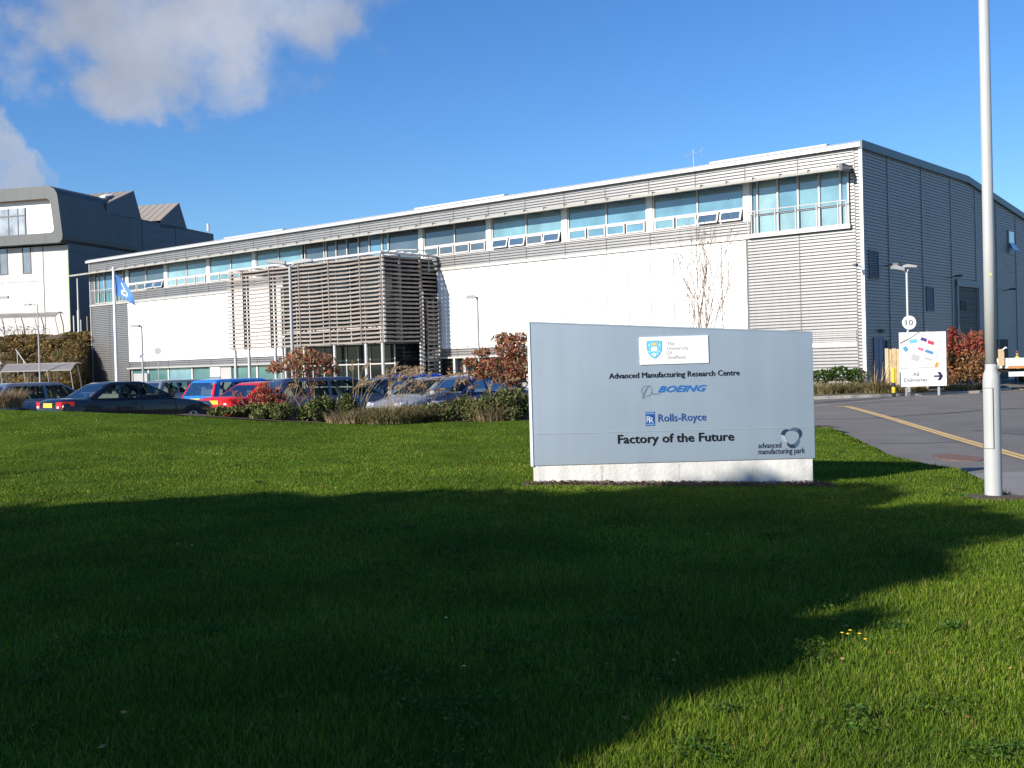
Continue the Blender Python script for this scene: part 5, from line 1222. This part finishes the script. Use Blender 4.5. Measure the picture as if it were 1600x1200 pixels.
def branch(b, p, d, ln, r, dep, g, tips, spread=.5, up=.12, nb=(2, 3), n=5, shrink=.72, wob=.12, rk=.55):
    pts = [p]; rs = [r]; q = Vector(p); dd = Vector(d).normalized(); k = 4
    for i in range(k):
        dd = (dd + Vector(g.normal(size=3)) * wob + Vector((0, 0, up))).normalized(); q = q + dd * ln / k; pts.append(q.copy()); rs.append(r * (1 - .45 * (i + 1) / k))
    b.tube(pts, rs, n)
    if dep == 0: tips.append((pts[2], dd)); tips.append((q, dd)); return
    for i in range(int(g.integers(nb[0], nb[1] + 1))):
        t = g.uniform(.45, 1.0); s = pts[min(k, max(1, round(t * k)))]
        nd = (dd + Vector(g.normal(size=3)) * spread).normalized(); branch(b, s, nd, ln * g.uniform(.6, .85) * (1 if shrink is None else shrink / .72), max(r * rk, .008), dep - 1, g, tips, spread, up, nb, max(3, n - 1), shrink, wob, rk)
m_bark = mat('bark', (.11, .085, .065), .9, var=.3, vscale=6, bump=.5, bscale=20); m_twig = mat('twig_bark', (.18, .135, .10), .85, var=.25, vscale=4)
lm_con = leaf_mat('conifer_leaf', [(0, (.035, .050, .018)), (.40, (.08, .105, .032)), (.75, (.145, .165, .060)), (1, (.28, .235, .12))], transl=.15)
lm_red = leaf_mat('red_leaf', [(0, (.15, .05, .035)), (.3, (.38, .12, .085)), (.55, (.46, .22, .13)), (.78, (.32, .23, .11)), (1, (.15, .16, .06))], transl=.35)
lm_redb = leaf_mat('crimson_leaf', [(0, (.20, .03, .03)), (.45, (.40, .075, .06)), (.8, (.38, .17, .09)), (1, (.16, .15, .06))], transl=.35)
lm_orn = leaf_mat('rust_leaf', [(0, (.16, .07, .035)), (.4, (.36, .15, .07)), (.75, (.45, .27, .12)), (1, (.30, .28, .12))], transl=.3)
lm_straw = leaf_mat('straw_blade', [(0, (.16, .11, .06)), (.5, (.32, .24, .14)), (1, (.50, .40, .25))], transl=.2)
lm_plume = leaf_mat('plume', [(0, (.30, .20, .12)), (1, (.58, .45, .30))], transl=.3)
lm_tuft = leaf_mat('tuft_blade', [(0, (.10, .10, .04)), (.5, (.20, .18, .08)), (1, (.38, .30, .17))], transl=.2)
lm_scrub = leaf_mat('scrub_leaf', [(0, (.08, .065, .03)), (.4, (.19, .125, .07)), (.75, (.27, .19, .10)), (1, (.15, .17, .05))], transl=.15, patch=.45, pscale=.45)
lm_green = leaf_mat('broad_leaf', [(0, (.025, .055, .012)), (.6, (.05, .10, .02)), (1, (.10, .13, .03))], transl=.3)
def bed_z(x, y): return float(lawn_z(x, 27.0)) * (1 - float(smooth(28.2, 29.6, y))) - .5 * float(smooth(28.2, 29.6, y))
def W27(px, d): return at(px, 600, d).x

def shrub(px, d, wd, hh, label, seed, lm=lm_con, n=2600, size=.05):
    g = np.random.default_rng(seed); x = W27(px, d); z = bed_z(x, d); o = empty('evergreen_shrub', (x, d, z), 0, label, 'shrub', 'evergreen shrubs behind the lawn')
    lob = [(g.uniform(-.5, .5) * wd, g.uniform(-.25, .25) * wd, hh * g.uniform(.25, .62), wd * g.uniform(.16, .27), wd * g.uniform(.16, .25), hh * g.uniform(.26, .42)) for _ in range(9)]
    c = lobes(lob, n, g); c = c[c[:, 2] > -.02]; V, F = quads(c, g.uniform(.55, 1.2, len(c)) * size, .45, seed=seed, droop=-.5); np_mesh('foliage', V, F, lm, o)
    b = MB(); tips = []
    for k in range(5): branch(b, Vector((g.uniform(-.25, .25) * wd, 0, -.02)), Vector((g.normal() * .8, g.normal() * .5, 1)), hh * .55, .014, 1, g, tips, .6)
    b.build('stems', m_twig, o); return o
shrub(352, 27.5, .85, .30, 'low evergreen shrub at the lawn edge right of the black saloon front', 21)
shrub(412, 27.6, 1.0, .46, 'low evergreen shrub under the crimson bush', 22)
shrub(462, 27.4, 1.0, .55, 'evergreen shrub around the stems of the small rust tree', 23, n=3000)
shrub(520, 27.5, .90, .80, 'taller dark evergreen shrub left of the dry grass mound', 24, n=3400)
shrub(690, 27.5, .95, .62, 'evergreen shrub just right of the dry grass mound', 25)
shrub(742, 27.4, 1.1, .72, 'evergreen shrub between the grass mound and large red bush', 26, n=3400)
shrub(790, 27.3, 1.1, .95, 'dark evergreen shrub around the stems of the large red bush', 27, n=3600)
shrub(836, 27.6, 1.0, .85, 'dark evergreen shrub ending behind the sign board edge', 28, n=3000)

def blades(n, cent, spread, hmin, hmax, width, seed, droop=.6, seg=5, lean=.9):
    g = np.random.default_rng(seed); ang = g.uniform(0, 6.283, n); rr = spread * np.sqrt(g.random(n)); base = np.stack([rr * np.cos(ang), rr * np.sin(ang), np.zeros(n)], -1) + np.asarray(cent)
    a2 = ang + g.normal(size=n) * .9; out = np.stack([np.cos(a2), np.sin(a2), np.zeros(n)], -1); h = g.uniform(hmin, hmax, n); le = g.uniform(.25, 1, n) * lean
    t = np.linspace(0, 1, seg + 1); P = base[:, None] + out[:, None] * (h[:, None] * le[:, None] * t[None] ** 1.7)[..., None]
    P[..., 2] += h[:, None] * (t[None] - droop * le[:, None] * .6 * t[None] ** 3)
    side = np.stack([-np.sin(a2 + 1.2 * g.normal(size=n)), np.cos(a2), np.zeros(n)], -1); side /= np.linalg.norm(side, axis=1, keepdims=True)
    wv = width * (1 - t ** 2 * .9); Lf = P - side[:, None] * wv[None, :, None]; Rt = P + side[:, None] * wv[None, :, None]
    V = np.stack([Lf, Rt], 2).reshape(-1, 3); o = (np.arange(n) * (seg + 1) * 2)[:, None]; q = np.arange(seg) * 2
    F = np.stack([o + q, o + q + 1, o + q + 3, o + q + 2], -1).reshape(-1, 4); return V, F, P[:, -1], P[:, -2]
def grass_clump(name, x, y, z, n, spread, hmin, hmax, label, cat, group, seed, lm, width=.006, plumes=0, ph=(1, 1.4), lean=.9, droop=.6):
    o = empty(name, (x, y, z), 0, label, cat, group); o['kind'] = 'thing'; V, F, _, _ = blades(n, (0, 0, 0), spread, hmin, hmax, width, seed, droop, lean=lean); np_mesh('blades', V, F, lm, o)
    if plumes:
        g = np.random.default_rng(seed + 100)
        for k in range(plumes):
            b = MB(); a = g.uniform(-.5, .35); p0 = Vector((g.uniform(-.4, .4) * spread, g.uniform(-.5, .5) * spread, 0)); hh = g.uniform(*ph); dr = Vector((math.sin(a) * 1.0 + .45, g.normal() * .25, 0)) * hh * .75
            pts = [p0 + dr * (t ** 1.9) + Vector((0, 0, hh * (t - .22 * t ** 4))) for t in np.linspace(0, 1, 9)]
            b.tube(pts, [.0085 - .0005 * i for i in range(9)], 4); pl_ = b.build('plume_stalk', lm_straw, o)
            e, d_ = pts[-1], (pts[-1] - pts[-2]).normalized(); m_ = 90; tt = g.random(m_); c = np.array([e - d_ * .20 + d_ * .36 * t + Vector(g.normal(size=3)) * .022 * (1.15 - abs(2 * t - .8)) - Vector((0, 0, .05 * t)) for t in tt])
            Vq, Fq = quads(c, .036, .26, seed=seed + k, droop=.5); np_mesh('plume', Vq, Fq, lm_plume, pl_)
    return o
bz = lambda px, d: (W27(px, d), d, bed_z(W27(px, d), d))
gp = 'dry ornamental grasses behind the lawn'
x, y, z = bz(612, 27.4); grass_clump('ornamental_grass', x, y, z, 3400, .85, .28, .66, 'broad dry ornamental grass mound with arching plumes before the silver hatchback', 'ornamental grass', gp, 31, lm_tuft, .0075, 22, (1.0, 1.8), 1.25, .95)
x, y, z = bz(655, 27.8); grass_clump('ornamental_grass', x, y, z, 1900, .60, .28, .66, 'dry grass clump with plumes on the right flank of the broad mound', 'ornamental grass', gp, 32, lm_straw, .007, 13, (.9, 1.6), 1.2, .95)
x, y, z = bz(566, 27.6); grass_clump('ornamental_grass', x, y, z, 1500, .55, .25, .55, 'dry grass clump with tall plumes on the left flank of the broad mound', 'ornamental grass', gp, 33, lm_tuft, .007, 9, (1.2, 1.85), 1.2, .95)
x, y, z = bz(715, 28.2); grass_clump('ornamental_grass', x, y, z, 500, .3, .4, .8, 'small dry grass clump among the evergreens right of the mound', 'ornamental grass', gp, 34, lm_straw, .006, 4, (1.0, 1.5))
x, y, z = bz(765, 27.2); grass_clump('ornamental_grass', x, y, z, 420, .4, .3, .7, 'straw coloured grass clump among the stems of the large red bush', 'ornamental grass', gp, 37, lm_straw, .006, 3, (1.0, 1.5), 1.1, .9)
x, y, z = bz(540, 27.2); grass_clump('ornamental_grass', x, y, z, 600, .5, .25, .55, 'straw coloured grass clump before the taller dark evergreen shrub', 'ornamental grass', gp, 38, lm_straw, .006, 2, (.9, 1.3), 1.1, .9)
x, y, z = bz(6, 28.0); grass_clump('ornamental_grass', x, y, z, 1100, .4, .35, .62, 'tan grass clump at the left photo edge before the dark car', 'ornamental grass', gp, 35, lm_straw, .007)
x, y, z = bz(440, 28.2); grass_clump('ornamental_grass', x, y, z, 260, .35, .5, .95, 'thin pale grass stalks between the crimson bush and rust tree', 'ornamental grass', gp, 36, lm_straw, .006, 3, (.9, 1.3))

def red_tree(name, px, d, label, cat, stems, lob, n, lm, seed, size=.075, spread=.5):
    g = np.random.default_rng(seed); x = W27(px, d); z = bed_z(x, d); o = empty(name, (x, d, z), 0, label, cat); b = MB(); tips = []
    for (sx_, lx, hh) in stems: branch(b, Vector((sx_, 0, -.05)), Vector((lx, g.normal() * .1, 1)), hh, .022, 2, g, tips, spread, .05, (2, 3))
    b.build('trunk', m_twig, o); c = lobes(lob, n, g, .4)
    ex = np.array([np.array(p) + g.normal(size=3) * .06 for p, dd in tips for _ in range(5)])
    c = np.vstack([c, ex]); V, F = quads(c, g.uniform(.6, 1.3, len(c)) * size, .32, seed=seed, droop=.8); np_mesh('crown', V, F, lm, o); return o
red_tree('rust_tree', 478, 27.6, 'small rust red tree with thin stems above the evergreen shrubs', 'tree', [(-.05, -.25, .9), (.05, .15, .95), (.3, -.15, .8)],
         [(-.45, 0, 1.42, .42, .4, .17), (-.05, 0, 1.62, .38, .4, .18), (.42, 0, 1.50, .35, .35, .16), (.62, .1, 1.25, .22, .3, .13), (-.75, 0, 1.30, .22, .3, .10), (.1, 0, 1.45, .5, .4, .2)], 950, lm_red, 41)
red_tree('crimson_bush', 410, 27.9, 'low crimson leaved bush in front of the red car', 'bush', [(-.1, -.3, .5), (.1, .2, .5), (.2, .5, .4)],
         [(-.10, 0, .52, .26, .25, .20), (.18, 0, .58, .26, .25, .18), (.02, 0, .76, .2, .22, .13), (.30, 0, .40, .24, .25, .18)], 520, lm_redb, 42, .07)
red_tree('red_bush', 790, 27.7, 'large red and orange leaved bush left of the sign board', 'bush', [(-.1, -.35, .95), (.05, .0, 1.0), (.2, .3, .95), (.0, -.15, .9)],
         [(-.30, 0, 1.30, .45, .45, .24), (.15, 0, 1.75, .42, .45, .26), (.35, 0, 1.40, .42, .45, .30), (-.62, 0, 1.15, .25, .3, .14), (.0, 0, 2.02, .28, .3, .14), (-.55, 0, 1.68, .22, .3, .10), (.4, 0, 2.0, .25, .3, .15), (.05, 0, 1.05, .4, .4, .2), (-.85, 0, 1.45, .2, .3, .10)], 3000, lm_red, 43, .07)

# bare multi-stem tree behind the sign
g = np.random.default_rng(58); o = empty('bare_tree', (7.35, 41.5, -.45), 0, 'nearly bare multi-stem tree rising behind the sign board', 'tree'); b = MB(); tips = []
for k in range(4):
    a = k / 4 * 6.28 + .5; branch(b, Vector((.10 * math.cos(a), .10 * math.sin(a), -.1)), Vector((.20 * math.cos(a) * g.uniform(.6, 1.2), .2 * math.sin(a), 1)), g.uniform(2.2, 3.0), .042, 4, g, tips, .30, .12, (2, 3), 5, .76, .08, .64)
b.build('trunk', m_twig, o); tp = np.array([np.array(p) + g.normal(size=3) * .05 for p, d in tips]); sel = tp[(g.random(len(tp)) < .16)]
V, F = quads(sel, .055, .5, seed=5, droop=.6); np_mesh('leaves', V, F, lm_orn, o)

# verge plants by the building corner and the sign
def vz(x, y): return -.30
gv_ = 'grass tufts on the verge by the building corner'
tl = [(1290, 51.5, 700, .7, .5, .95, 'tuft of tan verge grass nearest the sign board edge'), (1315, 51.8, 700, .65, .5, 1.0, 'tuft of verge grass left of the building corner'), (1345, 51.6, 350, .5, .35, .65, 'low green verge tuft before the building corner'),
      (1372, 51.2, 650, .45, .5, 1.05, 'tuft of verge grass between building corner and bollard'), (1392, 50.8, 350, .35, .4, .8, 'small verge tuft right behind the bollard'), (1428, 51.6, 400, .6, .35, .6, 'low verge tuft beneath the plan sign'),
      (1500, 52.2, 450, .7, .3, .55, 'low verge tuft below the rust bush'), (1535, 53.2, 400, .6, .3, .6, 'low verge tuft beside the foreground lamp post'), (1278, 53, 500, .7, .5, .9, 'tuft of verge grass half hidden by the sign board'), (1330, 53.8, 450, .7, .5, .9, 'tuft of verge grass against the grey wall')]
for i, (px, d, n, s, h0, h1, lb) in enumerate(tl): x = at(px, 600, d).x; grass_clump('verge_grass', x, d, vz(x, d), n, s, h0 * .55, h1 * .85, lb, 'grass tuft', gv_, 60 + i, lm_tuft, .012, lean=1.15, droop=.85)
x, y, z = at(1366, 600, 51.3).x, 51.3, -.3; grass_clump('dry_stalks', x, y, z, 30, .5, 1.1, 1.9, 'few tall dry pale stalks leaning before the blue door', 'dry stalks', None, 75, lm_straw, .014, lean=.5, droop=.2)
g = np.random.default_rng(52); o = empty('green_shrub', (15.9, 54.2, -.3), 0, 'low bright green shrub against the grey ribbed wall', 'shrub'); c = lobes([(-.9, 0, .75, .6, .4, .35), (0, 0, .85, .7, .4, .38), (.8, 0, .75, .5, .4, .35)], 1500, g); V, F = quads(c, .085, .5, seed=3); np_mesh('foliage', V, F, lm_green, o)
b = MB(); [b.tube([(q, 0, -.1), (q * 1.1, 0, .7)], .03, 5) for q in (-.7, 0, .6)]; b.build('stems', m_twig, o)
g = np.random.default_rng(53); o = empty('rust_bush', (21.9, 53.6, -.3), 0, 'big rust and orange bush right of the white plan sign', 'bush')
lob = [(-.85, 0, .9, .5, .6, .75), (-.2, 0, 1.2, .65, .7, .9), (.55, 0, 1.1, .55, .7, .85), (1.0, 0, .75, .4, .6, .6), (-.2, .2, 2.1, .7, .6, .55), (.5, .2, 2.25, .55, .6, .5), (-.75, .1, 1.7, .4, .5, .6), (-.65, .2, 2.6, .22, .3, .4), (.95, .2, 1.8, .3, .4, .5)]
c = lobes(lob, 4200, g, .5); c = c[c[:, 2] > .05]; top = c[:, 2] > 1.75 + .4 * (g.random(len(c)) - .5)
V, F = quads(c[~top], g.uniform(.07, .14, (~top).sum()), .4, seed=5, droop=.5); np_mesh('lower_foliage', V, F, lm_orn, o); V, F = quads(c[top], g.uniform(.07, .14, top.sum()), .4, seed=6, droop=.4); np_mesh('upper_foliage', V, F, lm_redb, o)
b = MB(); tips = []; [branch(b, Vector((g.uniform(-.6, .6), 0, -.1)), Vector((g.normal() * .4, 0, 1)), 1.5, .03, 2, g, tips, .5) for _ in range(7)]; b.build('stems', m_twig, o)
g = np.random.default_rng(54); o = empty('green_bush', (20.2, 54.6, -.3), 0, 'olive green bush top showing above the plan sign', 'bush'); c = lobes([(0, 0, 2.3, .35, .4, .5), (-.3, 0, 1.6, .5, .5, .7), (.3, 0, 1.2, .6, .5, .8)], 1300, g); V, F = quads(c, .10, .45, seed=8, droop=-.3); np_mesh('foliage', V, F, leaf_mat('olive_leaf', [(0, (.08, .075, .02)), (1, (.25, .20, .07))], transl=.25), o)
b = MB(); tips = []; [branch(b, Vector((0, 0, -.1)), Vector((g.normal() * .3, 0, 1)), 1.6, .03, 1, g, tips) for _ in range(4)]; b.build('stems', m_twig, o)

# scrub on the bank (one mass)
g = np.random.default_rng(55); cs_ = []; ns_ = 300
for k in range(ns_):
    y = g.uniform(93.6, 105.3); x = min(g.uniform(-58, -36.5), float(bank_xr(y)) - .75); z = float(bank_z(x, y)); ed_ = k % 6 == 0 and y < 101.4; r = .45 if ed_ else g.uniform(.5, 1.3); h = g.uniform(.3, 1.0) * (1.0 if y < 102.5 else .18); x = float(bank_xr(y)) - .25 if ed_ else x; z = z * g.uniform(.1, .9) if ed_ else z
    m_ = int(g.integers(160, 300)); d = g.normal(size=(m_, 3)); d /= np.linalg.norm(d, axis=1, keepdims=True); d[:, 2] = abs(d[:, 2]); cs_.append(np.array([x, y, z]) + d * np.array([r, r, h * 1.3]) * (g.random((m_, 1)) ** .35))
c = np.vstack(cs_); V, F = quads(c, g.uniform(.08, .20, len(c)), .4, seed=9, droop=-.4); o = np_mesh('scrub', V, F, lm_scrub); tag(o, kind='stuff')
V = []; Fq = []; off = 0
for k in range(46):
    y = g.uniform(93.5, 100); x = float(bank_xr(y)) - g.uniform(.4, 2.5) if k % 3 else g.uniform(-50, -39); Vk, Fk, _, _ = blades(26, (x, y, float(bank_z(x, y))), .4, .6, 1.5, .02, 300 + k, lean=.4); V.append(Vk); Fq.append(Fk + off); off += len(Vk)
o = np_mesh('dry_grass', np.vstack(V), np.vstack(Fq), lm_tuft); tag(o, kind='stuff')

# trees out of the photo, behind and to the left, that throw the shade on the lawn
lm_shade = leaf_mat('tree_leaf', [(0, (.02, .045, .012)), (.6, (.045, .085, .02)), (1, (.12, .11, .03))], transl=.2)
def shade_tree(pp, qq, top, rw, lob_n, seed, label, low=3.0, extra=()):
    g = np.random.default_rng(seed); ca, sa = math.cos(rad(SUN_AZ)), math.sin(rad(SUN_AZ))
    x = qq * ca - pp * sa; y = qq * sa + pp * ca; z = float(lawn_z(x, y)); o = empty('broadleaf_tree', (x, y, z), 0, label, 'tree', 'trees shading the lawn')
    lob = []
    for k in range(lob_n):
        t = g.random(); zc = low + (top - low) * (.12 + .76 * t); rr = rw * math.sqrt(max(.1, 1 - ((zc - (low + top) * .47) / ((top - low) * .56)) ** 2)); a = g.uniform(0, 6.283); q = rr * .72 * math.sqrt(g.random())
        s = rw * g.uniform(.26, .40); lob.append((q * math.cos(a), q * math.sin(a), zc, s, s, s * .85))
    for (dp_, dz_, s) in extra: lob.append((-dp_ * sa, dp_ * ca, dz_, s, s, s * .8))
    lob.append((0, 0, (low + top) / 2, rw * .62, rw * .62, (top - low) * .40))
    c = lobes(lob, 22000, g, .35); V, F = quads(c, g.uniform(.14, .28, len(c)), .62, seed=seed); np_mesh('crown', V, F, lm_shade, o)
    b = MB(); tips = []; b.tube([(0, 0, -.3), (.05, .03, 1.2), (0, .05, low + .6), (.05, 0, (low + top) / 2)], [.26, .21, .17, .09], 10)
    for k in range(7): branch(b, Vector((0, 0, low * .8 + k * .35)), Vector((math.cos(k * 2.4), math.sin(k * 2.4), .8)), rw * .75, .07, 2, g, tips, .5)
    b.build('trunk', m_bark, o)
    return o
shade_tree(7.9, -8.2, 9.1, 3.2, 20, 71, 'tall broadleaf tree left of the camera outside the photo', 3.0, extra=((-2.6, 7.0, 1.0), (-3.4, 5.1, 1.1), (-2.0, 8.2, 1.0), (-3.5, 6.05, .75), (-3.5, 3.9, 1.05), (-2.3, 4.2, 1.2), (-1.0, 4.3, 1.3), (.6, 4.5, 1.3), (-1.6, 5.6, 1.3), (-1.4, 8.6, .8), (-2.8, 4.6, 1.0), (-1.9, 5.0, 1.0), (-3.9, 4.95, .75), (-3.6, 4.4, .9), (-3.6, 5.4, .7), (2.5, 7.3, 1.0), (3.4, 6.7, 1.2), (3.9, 5.9, 1.2)))
shade_tree(12.6, -9.2, 6.5, 3.4, 20, 72, 'broad leafy tree farther left of the camera outside the photo', 2.4)
shade_tree(17.8, -9.8, 5.5, 3.4, 18, 73, 'round leafy tree farthest left of the camera outside the photo', 2.0)
shade_tree(9.8, -12.5, 7.6, 3.2, 16, 74, 'leafy tree standing behind the other lawn trees outside the photo', 1.8)

# ------------------------------------------------------------------ grass blades on the lawn (one mass) and small flowers
def lawn_blades(n, seed):
    g = np.random.default_rng(seed)
    d = np.interp(g.random(n), np.linspace(0, 1, 60), None) if False else None
    # distance drawn with density falling with distance, lateral uniform inside the view wedge plus a margin
    dd = np.linspace(3.2, 27.0, 400); pdf = dd ** -1.75 * (1.05 * dd + 5.0); cdf = np.cumsum(pdf); cdf = (cdf - cdf[0]) / (cdf[-1] - cdf[0])
    y = np.interp(g.random(n), cdf, dd); half = .50 * y + 2.8; x = g.uniform(-1, 1, n) * half
    k = (x < lawn_xr(y) - .03) & ~((y > 14.80) & (y < 15.32) & (x > .2) & (x < 4.1)) & ~(((x - 5.85) / .42) ** 2 + ((y - 13.62) / .24) ** 2 < 1)
    patch = vnoise(x, y, 1.1, 21) * .6 + vnoise(x, y, .35, 22) * .4
    k &= g.random(n) < .55 + .75 * patch
    x, y, patch = x[k], y[k], patch[k]; n = len(x)
    z = lawn_z(x, y) - .004; h = (.022 + .036 * patch) * g.uniform(.55, 1.35, n) * np.where(g.random(n) < .03, 1.7, 1) * np.clip(1.25 - .032 * y, .5, 1)
    edge = np.clip((lawn_xr(y) - x) / .25, 0, 1); h *= 1 + .5 * (1 - edge)
    a = g.uniform(0, 6.283, n); ln = g.uniform(.2, .95, n); wd = .0014 * (.75 + y / 7.5) * g.uniform(.7, 1.3, n)
    lx, ly = np.cos(a) * h * ln, np.sin(a) * h * ln; b_ = a + g.uniform(.9, 2.2, n); sx_, sy_ = np.cos(b_) * wd, np.sin(b_) * wd
    V = np.empty((n, 5, 3)); V[:, 0] = np.stack([x - sx_, y - sy_, z], -1); V[:, 1] = np.stack([x + sx_, y + sy_, z], -1)
    V[:, 2] = np.stack([x + lx * .4 - sx_ * .8, y + ly * .4 - sy_ * .8, z + h * .62], -1); V[:, 3] = np.stack([x + lx * .4 + sx_ * .8, y + ly * .4 + sy_ * .8, z + h * .62], -1); V[:, 4] = np.stack([x + lx, y + ly, z + h], -1)
    i = np.arange(n)[:, None] * 5; F = np.concatenate([i + np.array([0, 1, 3]), i + np.array([0, 3, 2]), i + np.array([2, 3, 4])], 1).reshape(-1, 3)
    return V.reshape(-1, 3), F
V, F = lawn_blades(1080000, 81)
lm_grass = leaf_mat('grass_blade', [(0, (.054, .108, .010)), (.45, (.105, .186, .015)), (.80, (.150, .236, .022)), (.94, (.20, .225, .05)), (1, (.31, .24, .11))], rough=.60, transl=.32, patch=.42, pscale=.55, spec=.12)
o = np_mesh('grass', V, F, lm_grass); tag(o, kind='stuff')

g = np.random.default_rng(91); n = 230; yy = g.uniform(4.6, 26, n) ** 1.0; xx = g.uniform(-1, 1, n) * (.5 * yy + .6); k = xx < lawn_xr(yy) - .1; xx, yy = xx[k], yy[k]
c = np.stack([xx, yy, lawn_z(xx, yy) + g.uniform(.035, .06, len(xx))], -1); V, F = quads(c, g.uniform(.011, .024, len(xx)), .55, flat=.8, seed=92); o = np_mesh('fallen_leaves', V, F, lm_orn); tag(o, kind='stuff')
cl = []; g = np.random.default_rng(93)
for k in range(150):
    y = 4.5 + 18 * g.random() ** 1.5; x = g.uniform(-1, 1) * (.5 * y + .6)
    if x > lawn_xr(y) - .2 or (14.6 < y < 15.4 and 0 < x < 4.3): continue
    m_ = int(g.integers(50, 160)); r = g.uniform(.06, .24); a = g.uniform(0, 6.283, m_); q = r * np.sqrt(g.random(m_)); px_, py_ = x + q * np.cos(a), y + q * np.sin(a); cl.append(np.stack([px_, py_, lawn_z(px_, py_) + g.uniform(.03, .06, m_)], -1))
c = np.vstack(cl); V, F = quads(c, np.random.default_rng(94).uniform(.007, .015, len(c)), .7, flat=.75, seed=95); o = np_mesh('clover_weeds', V, F, leaf_mat('clover_leaf', [(0, (.03, .075, .015)), (1, (.10, .17, .035))], transl=.3)); tag(o, kind='stuff')
m_petal = mat('petal_white', (.80, .80, .78), .7); m_yel2 = mat('petal_yellow', (.80, .55, .02), .7); m_stalk = mat('flower_stalk', (.06, .12, .02), .7)
def flower(x, y, yellow, label, group):
    z = float(lawn_z(x, y)); o = empty('dandelion' if yellow else 'daisy', (x, y, z), 0, label, 'flower', group); h = .075
    MB().tube([(0, 0, 0), (.004, .0, h)], .0018, 4).build('stalk', m_stalk, o); b = MB(); R_ = .011 if yellow else .011; k = 9
    for i in range(k):
        q = i / k * 6.283; q1 = q + .30; q0 = q - .30; b.add([(0, 0, h + .001), (R_ * math.cos(q0), R_ * math.sin(q0), h + .005), (R_ * 1.1 * math.cos(q), R_ * 1.1 * math.sin(q), h + .004), (R_ * math.cos(q1), R_ * math.sin(q1), h + .005)], [(0, 1, 2, 3)])
    b.build('petals', m_yel2 if yellow else m_petal, o); MB().lathe([(.006, 0), (.005, .004), (.001, .006)], 8, (0, 0, h + .003)).build('flower_centre', m_yel2, o)
def fl_px(px, py):
    d = ray(px, py); t = 2.0
    for _ in range(400):
        P = Vector((0, 0, EZ)) + d * t
        if P.z < float(lawn_z(P.x, P.y)) + .07: break
        t += .06
    return P.x, P.y
for i, (px, py) in enumerate(((1325, 994), (1336, 996), (1342, 995), (1349, 997), (1318, 993))):
    flower(*[a + q for a, q in zip(fl_px(px, py), (0, .12 * math.sin(i * 2.3)))], True, 'yellow dandelion in the close cluster right of the tree shadow tip', 'dandelion cluster')
for (px, py, lb) in ((725, 1046, 'lone yellow dandelion low in the middle of the shaded lawn'), (508, 832, 'yellow dandelion in the shaded lawn left of the sign'), (1078, 850, None)):
    if lb: flower(*fl_px(px, py), True, lb, None)
for (px, py, lb) in ((278, 853, 'white daisy in the shade, left one of a near pair'), (300, 854, 'white daisy in the shade, right one of a near pair'), (697, 970, 'white daisy alone in the shaded lawn centre'), (255, 697, 'white daisy in sunny turf, nearest the bare strip'), (237, 697, 'white daisy in sunny turf, left beside another daisy'), (420, 702, 'white daisy in sunny turf left of the middle')):
    flower(*fl_px(px, py), False, lb, None)
